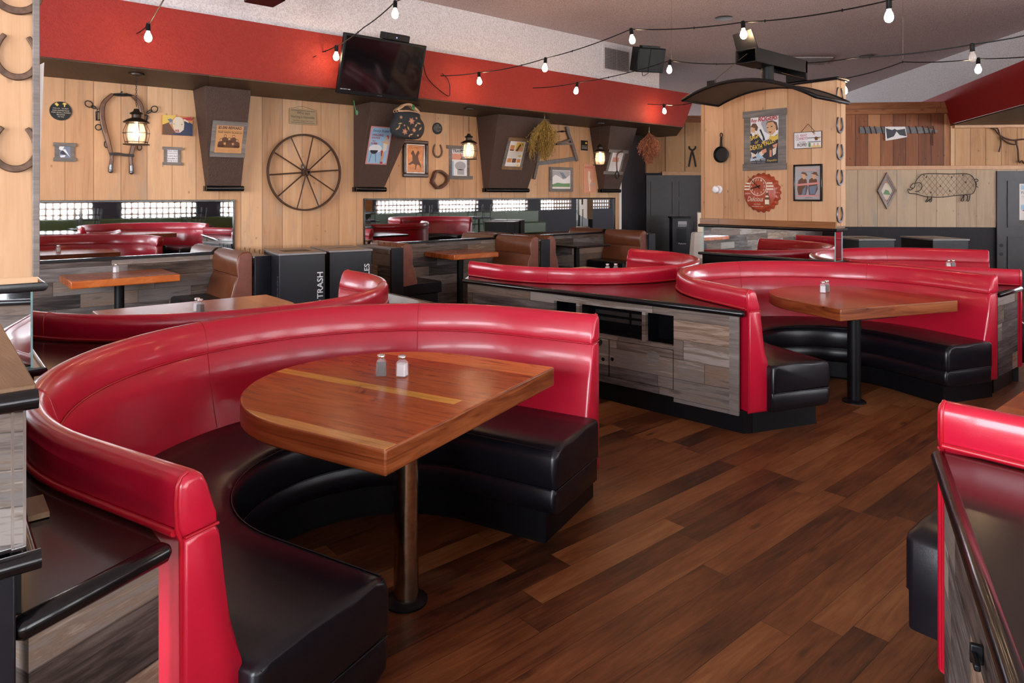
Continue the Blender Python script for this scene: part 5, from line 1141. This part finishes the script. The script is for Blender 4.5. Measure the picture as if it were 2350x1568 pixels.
bm = NB(); tube(bm, spline([c+Vector((-.01, 0, -.28)), c+Vector((-.06, 0, -.36)), c+Vector((-.02, -.01, -.42)), c+Vector((.04, 0, -.36)), c+Vector((-.01, 0, -.28))], 4), .011, 6); obj('spur', bm, m_iron, t)
# ================================================================== things on the pine pillar
u, v = PB.px(1659, 355); t = thing('skillet', 'black cast iron skillet hanging on the pine pillar', 'skillet', PB.p(u, v)); Mx = Matrix((PB.ux, PB.uv, PB.n)).transposed(); r = .085
bm = NB(); lathe(bm, [(0, .006), (r*.86, .006), (r, .04), (r*1.03, .045), (r*.97, .047), (r*.84, .018), (0, .016)], PB.p(u, v, 0), 36, Mx); obj('pan', bm, m_iron, t, smooth=40)
bm = NB(); q = PB.pts([(1659, 337), (1659, 325), (1659.5, 311)]); ribbon(bm, PB, [q[0], q[1]], [.03, .02], .028, .042); ribbon(bm, PB, circ(q[2][0], q[2][1]+.002, .013, 12, ry=.022), .009, .03, .04, closed=True); ribbon(bm, PB, [q[1], (q[2][0], q[2][1]-.02)], [.02, .022], .028, .042); obj('handle', bm, m_iron, t, bev=.002)
u, v = PB.px(1654, 435); t = thing('china_knob', 'white china door knob on the pine pillar under the skillet', 'knob', PB.p(u, v))
bm = NB(); M2 = Mx; lathe(bm, [(0, 0), (.042, 0), (.042, .008), (.030, .014), (.022, .03), (.022, .04)], PB.p(u-.02, v, 0), 24, M2); obj('rose', bm, m_salt, t, smooth=40)
bm = NB(); lathe(bm, [(.020, .038), (.034, .05), (.038, .07), (.03, .085), (0, .09)], PB.p(u-.02, v, 0), 24, M2); obj('knob', bm, m_salt, t, smooth=60)
# film poster
zp = Z(1690, 240, 10.4545); q = PB.pts(zp([(362, 310), (1025, 262), (1025, 1412), (362, 1432)])); rc = (q[0][0], (q[2][1]+q[3][1])/2, q[1][0], (q[0][1]+q[1][1])/2)
t = thing('film_poster', 'colourful cowboy film poster in grey laths on the pine pillar', 'poster', PB.p(rc[0], rc[1]))
lath(t, PB, rc, .075, .035, top=False, bot=False); lath(t, PB, rc, .065, .02, sides=False); sheet(t, PB, rc, .008, .0165, K['white'])
prints(t, PB, rc, .0165, [('dark', [[(0, 0), (1, 0), (1, .62), (.72, .52), (.46, .47), (.26, .62), (0, .66)]]), ('grey', [[(.38, .86), (.5, .68), (.66, .62), (.62, .92), (.45, .93)]]),
    ('brown', [[(.0, .80), (.08, .87), (.2, .86), (.28, .78), (.24, .70), (.16, .72), (.1, .78), (0, .79)], [(.56, .82), (.62, .89), (.8, .90), (.95, .85), (1, .70), (.93, .68), (.9, .8), (.72, .86), (.6, .82)]]),
    ('skin', [[(.02, .78), (.16, .77), (.18, .66), (.08, .62), (.02, .68)], [(.58, .80), (.62, .86), (.82, .87), (.92, .78), (.90, .66), (.80, .60), (.70, .60), (.62, .68)], [(.40, .46), (.52, .48), (.56, .44), (.44, .42)]]), ('white', [[(.02, .68), (.18, .67), (.15, .60), (.08, .59)]]),
    ('dark', [[(.33, .72), (.38, .74), (.50, .58), (.54, .50), (.46, .48), (.45, .56)], [(.60, .76), (.66, .765), (.66, .75), (.60, .745)], [(.74, .78), (.80, .785), (.80, .765), (.74, .76)], [(.64, .67), (.78, .665), (.72, .64)]]),
    ('yellow', [[(.66, .52), (.72, .60), (.8, .57), (.95, .58), (1, .66), (1, .50), (.85, .47)]]), ('blue', [[(.0, .06), (.05, .24), (.2, .2), (.35, .24), (.5, .12), (.3, .1)]]),
    ('cream', [[(.02, .26), (.2, .2), (.3, .27), (.2, .15), (.05, .16)], [(.32, .24), (.45, .28), (.5, .2), (.38, .15)], [(.8, .3), (.95, .34), (.92, .2), (.82, .16)]]), ('salmon', [[(.4, .28), (.58, .32), (.6, .25), (.46, .2)], [(.8, .38), (.98, .42), (.96, .34), (.84, .33)], rct(.7, .14, .78, .28)]),
    ('brown', [[(.66, .28), (.7, .33), (.78, .33), (.82, .29)], [(.08, .14), (.2, .17), (.24, .13), (.1, .11)]]),
    ('T', 'red', 'Roy', .02, .865, .2, .10, dict(shear=.2, bold=.02)), ('T', 'red', 'ROGERS', .29, .895, .69, .10, dict(shear=.15, bold=.03, rot=.03)),
    ('T', 'yellow', 'SAGA', .02, .50, .36, .10, dict(rot=.32, bold=.03)), ('T', 'yellow', 'of', .16, .43, .12, .075, dict(shear=.3)), ('T', 'yellow', 'DEATH', .01, .295, .44, .10, dict(rot=.10, bold=.03)), ('T', 'yellow', 'VALLEY', .50, .36, .48, .10, dict(rot=.30, bold=.03)),
    ('T', 'white', "GEORGE 'GABBY' HAYES", .0, .065, .56, .055, dict(bold=.0)), ('T', 'grey', 'DORIS DAY  FRANK DARIEN', .01, .02, .54, .028), ('T', 'yellow', 'Republic', .62, .03, .35, .055, dict(shear=.2, rot=.03))])
# bottle-cap clock
zq = Z(1690, 380, 10.68); cu, cv = PB.px(*zq([(640, 655)])[0]); cu2, _ = PB.px(*zq([(1035, 655)])[0]); cvt = PB.px(*zq([(640, 245)])[0])[1]; rr = (cvt-PB.px(*zq([(640, 1090)])[0])[1])/2; cv = (cvt+PB.px(*zq([(640, 1090)])[0])[1])/2
t = thing('bottle_cap_clock', 'round red bottle-cap clock reading Delicious on the pine pillar', 'clock', PB.p(cu, cv))
bm = NB(); rows = []; N_ = 21*8
for r, n, amp in ((0, .062, 0), (rr*.93, .062, 0), (rr*1.0, .055, .005), (rr*1.10, .018, .03), (rr*1.13, .004, .04), (rr*1.08, .004, .04)):
    if r == 0: rows.append([bm.verts.new(PB.p(cu, cv, n))]); continue
    rows.append([bm.verts.new(PB.p(cu+r*(1+amp*math.cos(21*2*PI*i/N_))*math.cos(2*PI*i/N_), cv+r*(1+amp*math.cos(21*2*PI*i/N_))*math.sin(2*PI*i/N_), n)) for i in range(N_)])
for A, B in zip(rows, rows[1:]):
    for k in range(N_): bm.faces.new([A[0], B[k], B[(k+1) % N_]] if len(A) == 1 else [A[k], A[(k+1) % N_], B[(k+1) % N_], B[k]])
obj('cap', bm, plain('aged_red_enamel', (.36, .055, .022), .38, coat=.2, var=.25, vscale=9), t, smooth=50)
rc = (cu-rr, cv-rr, cu+rr, cv+rr); num = []
ccx, ccy, cr = .46, .68, .25
for h in range(1, 13):
    a = PI/2-h*PI/6; s_ = str(h); num.append(('T', 'cream', s_, ccx+cr*.8*math.cos(a)-.02*len(s_), ccy+cr*.8*math.sin(a)-.025, .04*len(s_), .055))
ring = [[(ccx+cr*k*math.cos(2*PI*i/40), ccy+cr*k*math.sin(2*PI*i/40)) for k, i in ((1, i), (1.07, i), (1.07, i+1), (1, i+1))] for i in range(40)]
bars = [rct(-.0+.06*(k == 0)+.03, y, ccx-cr*1.05, y+.045) for k, y in enumerate((.75, .665, .58))]+[rct(ccx+cr*1.05, y, .93-.03*(k == 0), y+.045) for k, y in enumerate((.75, .665, .58))]
prints(t, PB, rc, .062, [('cream', ring+bars)]+num+[('T', 'cream', 'DRINK', .06, .455, .18, .045), ('T', 'cream', 'Delicious', .14, .25, .48, .14, dict(shear=.25)), ('T', 'cream', 'ICE COLD', .35, .155, .2, .028), ('T', 'cream', 'STRAWBERRY SODA', .28, .09, .36, .026),
    ('cream', [rct(.735, .50, .775, .56), [(.70, .37), (.72, .42), (.79, .42), (.81, .37)], rct(.69, .16, .82, .30)]), ('brown', [[(.735, .50), (.775, .50), (.79, .42), (.72, .42)], rct(.695, .30, .815, .37), rct(.70, .14, .81, .17)])], 'dial_print')
bm = NB(); u0, v0 = rc[0]+ccx*2*rr, rc[1]+ccy*2*rr
for a, l, w_ in ((R_(136), .20, .008), (R_(197), .12, .014)): ribbon(bm, PB, [(u0-.03*math.cos(a), v0-.03*math.sin(a)), (u0+l*.75*math.cos(a), v0+l*.75*math.sin(a))], [w_, w_*.4], .073, .0745)
obj('hand', bm, m_plinth, t)
# cowboys sign
q = PB.pts(zp([(1392, 672), (2065, 632), (2072, 1035), (1408, 1075)])); rc = (q[0][0], (q[2][1]+q[3][1])/2, q[1][0], (q[0][1]+q[1][1])/2)
t = thing('hanging_sign', 'white cartoon sign reading SO MANY COWBOYS, hung by a cord', 'sign', PB.p(rc[0], rc[1])); sheet(t, PB, rc, .004, .014, K['brown'], 'board'); sheet(t, PB, (rc[0]+.006, rc[1]+.006, rc[2]-.006, rc[3]-.006), .014, .0145, K['white'], 'face')
prints(t, PB, rc, .0145, [('T', 'red', 'SO  MANY', .07, .68, .42, .17, dict(rot=.05)), ('T', 'red', 'COWBOYS', .08, .50, .42, .15, dict(rot=.06, bold=.01)), ('T', 'dark', '..So Little', .17, .36, .26, .09), ('T', 'brown', 'ROPE!', .14, .13, .34, .19, dict(bold=.02)),
    ('dark', [rct(.5, .60, .97, .635), rct(.52, .36, .97, .395), [(.66, .96), (.70, .98), (.76, .93), (.70, .9)]]), ('skin', [circ(.74, .86, .04, 10, ry=.07), rct(.72, .06, .76, .3), rct(.85, .06, .89, .3)]), ('brown', [[(.74, .62), (.8, .68), (.9, .62), (.86, .46), (.78, .45)]]), ('green', [[(.54, .08), (.54, .3), (.58, .34), (.62, .3), (.62, .08)]]), ('yellow', [rct(.63, .07, .97, .14), [(.84, .54), (.92, .6), (.95, .5)]])])
um = (rc[0]+rc[2])/2; bm = NB(); ftube(bm, PB, [(rc[0]+.07, rc[3], .01), (um, rc[3]+.075, .006), (rc[2]-.07, rc[3], .01)], .0025, seg=5); obj('cord', bm, m_rust, t)
# framed portrait picture
q = PB.pts(zq([(1480, 35), (2060, 30), (2060, 815), (1480, 815)])); rc = (q[0][0], (q[2][1]+q[3][1])/2, q[1][0], (q[0][1]+q[1][1])/2)
t = thing('framed_print', 'framed print of two hatted cowboys leaning on a fence', 'picture', PB.p(rc[0], rc[1])); sheet(t, PB, rc, 0, .012, K['blue'], 'print'); pframe(t, PB, rc, .008, .016, m_silverleaf, 'slip', .001); pframe(t, PB, (rc[0]-.008, rc[1]-.008, rc[2]+.008, rc[3]+.008), .016, .028, m_bull)
prints(t, PB, rc, .012, [('grey', [rct(0, 0, 1, 1)]), ('T', 'salmon', 'THE WRANGLERS', .1, .88, .8, .06, dict(bold=.02)), ('T', 'dark', 'of the range', .22, .83, .5, .03), ('brown', [[(.05, .3), (.1, .58), (.28, .68), (.45, .6), (.5, .35), (.42, .12), (.1, .12)], [(.52, .35), (.56, .6), (.7, .66), (.88, .6), (.92, .3), (.8, .12), (.55, .12)], [(.2, .80), (.28, .84), (.42, .82), (.5, .72), (.42, .72), (.3, .78)], [(.62, .80), (.72, .81), (.74, .84), (.88, .83), (.9, .76), (.98, .70), (.8, .74)]]),
    ('skin', [[(.24, .78), (.4, .76), (.42, .66), (.34, .60), (.26, .66)], [(.7, .76), (.84, .75), (.84, .64), (.74, .60), (.68, .66)]]), ('pink', [[(0, .40), (1, .46), (1, .52), (0, .46)], [(0, .06), (1, .08), (1, .12), (0, .10)]]), ('slate', [[(.3, .3), (.45, .42), (.4, .14), (.24, .12)], [(.56, .38), (.9, .42), (.8, .14), (.6, .14)]]), ('T', 'dark', 'SUNSET TRAIL', .4, .02, .3, .03)])

# ================================================================== far wall on the right
t = thing('saw_blade', 'grey saw blade wrapped in wire with a photo, on the cedar boards', 'saw', FW.p(*FW.px(2060, 300), .05)); FC = Fr(FW.p(0, 0, -.02), FW.ux, FW.uv)
zg = Z(1850, 200, 3.484); bm = NB(); fpoly(bm, FC, FC.pts(zg([(425, 320), (915, 320), (1048, 345), (1048, 362), (915, 370), (425, 370)])), .01, .02); obj('blade', bm, m_blade, t)
bm = NB()
for x in (455, 500, 540, 590, 640, 815, 870, 925, 965, 1005): ptube(bm, FC, zg([(x, 312), (x+14, 350), (x+18, 376)]), .008, .026, seg=5)
ptube(bm, FC, zg([(1005, 345), (1003, 400), (1005, 470)]), .008, .026, seg=5); obj('wire', bm, m_rust, t)
q = FC.pts(zg([(625, 318), (785, 318), (800, 400), (700, 420), (628, 430)])); bm = NB(); fpoly(bm, FC, q, .03, .034); obj('photo', bm, K['white'], t)
bm = NB(); fpoly(bm, FC, FC.pts(zg([(630, 330), (680, 345), (700, 335), (720, 345), (782, 335), (795, 395), (740, 385), (715, 355), (695, 395), (640, 415)])), .034, .035); obj('photo_print', bm, K['dark'], t)
q = FW.pts(zg([(637, 683), (715, 828), (638, 975), (560, 830)])); cuv = (sum(p[0] for p in q)/4, sum(p[1] for p in q)/4)
t = thing('diamond_picture', 'diamond shaped wooden picture frame beside the wire pig', 'picture', FW.p(*cuv)); sc = lambda k: [(cuv[0]+(a-cuv[0])*k, cuv[1]+(b-cuv[1])*k) for a, b in q]
for k0, k1, n, m, nm in ((1, .80, .035, m_hame, 'outer_frame'), (.80, .76, .028, m_tan, 'slip'), (.76, .62, .022, m_frame, 'inner_frame')):
    bm = NB(); A, B = sc(k0), sc(k1)
    for i in range(4): j = (i+1) % 4; fpoly(bm, FW, [A[i], A[j], B[j], B[i]], .02, .02+n)
    obj(nm, bm, m, t)
bm = NB(); fpoly(bm, FW, sc(.62), .02, .03); obj('mat', bm, K['salmon'], t); bm = NB(); fpoly(bm, FW, circ(cuv[0], cuv[1]-.01, .085, 20, ry=.14), .03, .032); obj('picture', bm, K['cream'], t); bm = NB(); fpoly(bm, FW, [(cuv[0]-.06, cuv[1]-.06), (cuv[0]+.06, cuv[1]-.07), (cuv[0]+.03, cuv[1]+.0), (cuv[0]-.02, cuv[1]+.02)], .032, .033); obj('picture', bm, K['green'], t)
t = thing('wire_pig', 'black wire pig outline with diamond mesh on the pale boards', 'wall art', FW.p(*FW.px(2160, 430)))
W_ = lambda pl, r=.006, cl=False, k=3: (lambda bm: obj('outline', bm, m_iron, t, smooth=80))(tube(NB(), [FW.p(a, b, .05) for a, b in spline(FW.pts(zg(pl)), k, cl)], r, 5, closed=cl))
W_([(800, 820), (815, 850), (860, 852), (930, 872), (1000, 880), (1080, 880), (1180, 868), (1280, 858), (1320, 850), (1342, 800), (1335, 750), (1310, 710), (1260, 692), (1150, 695), (1050, 693), (930, 695), (890, 720), (862, 760), (855, 800), (820, 825), (812, 815), (800, 820)])
W_([(860, 770), (900, 765), (915, 790), (905, 820), (880, 835), (860, 835)]); W_([(858, 770), (840, 775), (820, 800), (840, 808)], .006); W_([(1335, 740), (1350, 735), (1362, 748), (1345, 760), (1335, 755), (1350, 775), (1345, 790), (1362, 802)], .006)
W_([(955, 872), (960, 890), (942, 915), (958, 915), (985, 890), (975, 915), (990, 915), (992, 875)], .007, k=2); W_([(1245, 860), (1240, 880), (1225, 908), (1245, 908), (1250, 862), (1280, 870), (1272, 908), (1288, 908), (1298, 862)], .007, k=2)
bm = NB(); pig = FW.pts(zg([(930, 695), (890, 740), (870, 850), (1000, 878), (1180, 868), (1320, 848), (1340, 780), (1310, 712), (1260, 693), (1050, 693)])); pmin = min(p[0] for p in pig); pmax = max(p[0] for p in pig); qmin = min(p[1] for p in pig); qmax = max(p[1] for p in pig)
def inside(u, v):
    c = False
    for i in range(len(pig)):
        (x1, y1), (x2, y2) = pig[i], pig[i-1]
        if (y1 > v) != (y2 > v) and u < (x2-x1)*(v-y1)/(y2-y1)+x1: c = not c
    return c
for s_ in (1, -1):
    k = -14
    while k < 15:
        u0 = (pmin+pmax)/2+k*.085; seg_ = []
        for i in range(41):
            v = qmin+(qmax-qmin)*i/40; u = u0+s_*(v-(qmin+qmax)/2)*.8
            if inside(u, v): seg_.append(FW.p(u, v, .05))
        if len(seg_) > 1: tube(bm, [seg_[0], seg_[-1]], .0018, 4)
        k += 1
obj('mesh_fill', bm, m_iron, t)
for x, y in ((930, 705), (948, 718), (1060, 790), (1133, 828), (1150, 718), (1238, 702), (1263, 760), (985, 840)): bm = NB(); ptube(bm, FW, zg([(x, y-4), (x-2, y+9)]), .008, .058, seg=5); obj('clip', bm, m_iron, t)
t = thing('wire_steer', 'twisted wire steer on the pale cedar boards at the edge', 'wall art', FW.p(*FW.px(2310, 330)))
for pl in ([(1465, 328), (1500, 345), (1530, 380), (1580, 410), (1650, 428), (1720, 420), (1790, 425)], [(1480, 330), (1520, 335), (1545, 400), (1600, 445), (1660, 460), (1670, 430)], [(1660, 432), (1680, 500), (1690, 600), (1715, 590), (1735, 612), (1790, 590)], [(1540, 385), (1545, 450), (1530, 520)]):
    bm = NB(); tube(bm, [FW.p(a, b, .04) for a, b in spline(FW.pts(zg(pl)), 4)], .012, 5); obj('wire', bm, m_rust, t, smooth=80)
# door with paper sheet
q = FW.px(2284, 393); uD = q[0]; zD = q[1]
d = bpy.data.objects.new('door_1', None); COL.objects.link(d); d['kind'] = 'structure'; d.location = FW.p(uD, 0)
LOC[d.name] = Matrix.Translation(FW.p(uD, 0)).inverted()
bm = NB(); fbox(bm, FW, uD, 0, uD+1.0, zD, -.02, .045); obj('door_leaf', bm, m_door, d, bev=.004)
bm = NB()
for a in ((.17, 1.03, .83, zD-.17), (.17, .2, .83, .86)): pts_ = [uD+a[0], a[1], uD+a[2], a[3]]; ribbon(bm, FW, [(pts_[0], pts_[1]), (pts_[2], pts_[1]), (pts_[2], pts_[3]), (pts_[0], pts_[3])], .03, .045, .058, closed=True)
obj('panel_moulding', bm, m_door, d)
bm = NB()
for y in (563, 583): u, v = FW.px(2294, y); fpoly(bm, FW, circ(u, v, .03, 16), .045, .048)
obj('lock_hole', bm, m_plinth, d)
rc = rectpx(FW, 2335, 422, 2362, 505); rc = (rc[0], rc[1], rc[0]+.36, rc[3]); t = thing('door_notice', 'white notice with blue and red print taped to the dark door', 'notice', FW.p(rc[0], rc[1])); sheet(t, FW, rc, .046, .050, m_paper)
prints(t, FW, rc, .050, [('blue', [rct(.06, .84, .94, .96), rct(.06, .28, .94, .42)]), ('T', 'navy', 'Patio Menu', .08, .72, .8, .07), ('T', 'grey', 'open daily', .08, .62, .7, .05), ('red', [[(.1, .26), (.5, .34), (.9, .22), (.5, .18)]]), ('green', [circ(.4, .12, .2, 12, ry=.06)])])

# ================================================================== far wall with the old door, heater, cloth
uD, zD = DW.px(1482, 402); uE = DW.px(1640, 402)[0]
d = bpy.data.objects.new('door_2', None); COL.objects.link(d); d['kind'] = 'structure'; d.location = DW.p(uD, 0); LOC[d.name] = Matrix.Translation(DW.p(uD, 0)).inverted()
bm = NB(); fbox(bm, DW, uD, 0, uE, zD, 0, .04); obj('door_leaf', bm, m_door, d, bev=.004)
bm = NB()
for x0, y0, x1, y1 in ((1494, 418, 1543, 495), (1558, 418, 1609, 450), (1558, 463, 1609, 495), (1494, 527, 1543, 575), (1592, 510, 1612, 530)):
    (a, b), (c_, d_) = DW.px(x0, y1), DW.px(x1, y0); ribbon(bm, DW, [(a, b), (c_, b), (c_, d_), (a, d_)], .035, .04, .06, closed=True)
(a, b), (c_, d_) = DW.px(1482, 512), DW.px(1612, 515); fbox(bm, DW, a, d_, uE, b+.02, .04, .055)
obj('panel_moulding', bm, m_door, d)
u, v = DW.px(1588, 352); t = thing('pincers', 'iron farrier pincers on the far fence boards', 'pincers', DW.p(u, v))
for s_ in (1, -1):
    pl = [(1588+s_*7, 336), (1588+s_*6.5, 341), (1588, 347), (1588-s_*4, 362), (1588-s_*8, 383)]
    if s_ < 0: pl = [(2*1588-x if False else 1588-(x-1588)*1, y) for x, y in [(1588+7, 336), (1588+6.5, 341), (1588, 347), (1588-4, 362), (1588-8, 383)]]
    bm = NB(); tube(bm, [DW.p(a, b, .03) for a, b in spline(DW.pts(pl), 4)], .017, 6); obj('arm', bm, m_iron, t, smooth=80)
c = atD(1563, 448, 12.8); HF = Fr((c.x, c.y, 0), RT, UP); zt = HF.px(1563, 499)[1]; hw = .165
t = thing('tower_heater', 'black tower heater standing before the old dark door', 'heater', (c.x, c.y, 0)); bm = NB(); fbox(bm, HF, -hw, .04, hw, zt, -.25, 0); obj('body', bm, m_bin, t, bev=.012)
bm = NB(); fbox(bm, HF, -hw-.02, zt-.02, hw+.02, zt+.01, -.27, .012); obj('top', bm, m_plast, t, bev=.006)
bm = NB(); fbox(bm, HF, -hw-.03, 0, hw+.03, .04, -.28, .03); obj('base', bm, m_plast, t, bev=.006)
(a, b), (c_, d_) = HF.px(1552, 557), HF.px(1575, 525); bm = NB(); fbox(bm, HF, a, b, c_, d_, 0, .004); obj('grille', bm, m_blackglass, t); bm = NB(); (a, b), (c_, d_) = HF.px(1556, 516), HF.px(1576, 508); fbox(bm, HF, a, b, c_, d_, 0, .005); obj('label_plate', bm, K['grey'], t)
bm = NB(); text(bm, HF, 'DURAHEAT', a, b-.035, c_-a, .025, .004); (a, b), _ = HF.px(1557, 561), 0; text(bm, HF, 'Pelonis', a, b, .14, .03, .004); obj('lettering', bm, m_wtext, t)
c = atD(1606, 448, 11.6); t = thing('cloth_covered_stand', 'small stand draped with a white cloth beside the pillar foot', 'table', (c.x, c.y, 0)); zt = CAMZ-(533-HOR)/F*11.6
bm = NB(); lathe(bm, [(0, zt), (.13, zt), (.15, zt-.03), (.19, zt-.5), (.23, 0.02)], c-Vector((0, 0, CAMZ)), 10); obj('cloth', bm, m_cloth, t, smooth=30)
bm = NB(); lathe(bm, [(.03, 0), (.03, zt-.02)], c-Vector((0, 0, CAMZ)), 10); obj('leg', bm, m_bmetal, t)
t = thing('framed_notice', 'framed pale notice standing on the white cloth beside the pillar', 'notice', (c.x, c.y, zt)); bm = NB(); CF = Fr((c.x, c.y, zt), RT, UP); fbox(bm, CF, -.04, .002, .15, .33, -.01, 0); obj('sheet', bm, K['cream'], t); bm = NB(); fbox(bm, CF, -.055, .002, -.038, .345, -.012, .006); fbox(bm, CF, -.04, .33, .15, .345, -.012, .006); obj('frame', bm, m_frame, t)

# ================================================================== what the mirrors see behind the viewer
clone(b3, (7.05, .70, 0), PI, 'red round booth across the aisle, seen only in the wall mirrors'); clone(b3, (10.6, .70, 0), PI, 'red round booth farthest across the aisle, seen only in mirrors')
t = thing('window_banquette', 'green banquette under the lattice windows, seen in the mirrors', 'banquette', (8, -4.3, 0))
bm = NB(); box(bm, 1, -4.45, .45, 19, -4.28, .93); obj('backrest', bm, m_greenv, t, bev=.03); bm = NB(); box(bm, 1, -4.45, .05, 19, -3.85, .46); obj('seat', bm, m_greenv, t, bev=.03)
def cafe_table(x, y, lab):
    t = thing('cafe_table', lab, 'table', (x, y, 0), 0, 'black tables by the windows'); kw = dict(local=True)
    bm = NB(); box(bm, -.38, -.38, .71, .38, .38, .745); obj('table_top', bm, m_counter, t, bev=.005, **kw)
    bm = NB(); lathe(bm, [(.04, .03), (.04, .71)], seg=16); obj('pole', bm, m_bmetal, t, smooth=40, **kw)
    bm = NB(); lathe(bm, [(.26, 0), (.26, .015), (.05, .05)], seg=20); obj('base', bm, m_bmetal, t, smooth=40, **kw); return t
def chair(x, y, rz, lab):
    """turned over, seat resting on the table"""
    t = thing('upturned_chair', lab, 'chair', (x, y, .748), rz, 'upturned chairs on the tables'); kw = dict(local=True)
    bm = NB(); box(bm, -.2, -.2, 0, .2, .2, .035); obj('seat', bm, m_blk, t, bev=.012, **kw)
    for sx, sy in ((1, 1), (1, -1), (-1, 1), (-1, -1)): bm = NB(); tube(bm, [(sx*.175, sy*.175, .035), (sx*.2, sy*.21, .47)], .013, 8); obj('leg', bm, m_bmetal, t, smooth=60, **kw)
    bm = NB()
    for z in (.2, .33): tube(bm, [(.19, .19, z), (-.19, .19, z)], .009, 6); tube(bm, [(.19, -.19, z), (-.19, -.19, z)], .009, 6)
    obj('rung', bm, m_bmetal, t, smooth=60, **kw)
    bm = NB()
    for sx in (1, -1): tube(bm, [(sx*.18, .2, .02), (sx*.18, .25, -.2), (sx*.17, .27, -.42)], .012, 8)
    for z, yy in ((-.16, .245), (-.27, .257), (-.38, .268)): tube(bm, [(.175, yy, z), (-.175, yy, z)], .012, 6)
    obj('backrest', bm, m_bmetal, t, smooth=60, **kw); return t
XS = (3.0, 5.4, 10.4, 12.8, 15.0); nm = ('first', 'second', 'third', 'fourth', 'fifth'); ct = ch = None
for x, n_ in zip(XS, nm):
    lab = 'black cafe table with upturned chairs, %s along the windows in the mirrors' % n_
    ct_ = cafe_table(x, -3.1, lab) if ct is None else clone(ct, (x, -3.1, 0), 0, lab); ct = ct or ct_
    for s_ in (-1, 1):
        lab = 'upturned black chair on the %s mirrored cafe table, %s side' % (n_, 'window' if s_ < 0 else 'aisle')
        c_ = chair(x, -3.1+s_*.23, 0 if s_ > 0 else PI, lab) if ch is None else clone(ch, (x, -3.1+s_*.23, .748), 0 if s_ > 0 else PI, lab); ch = ch or c_
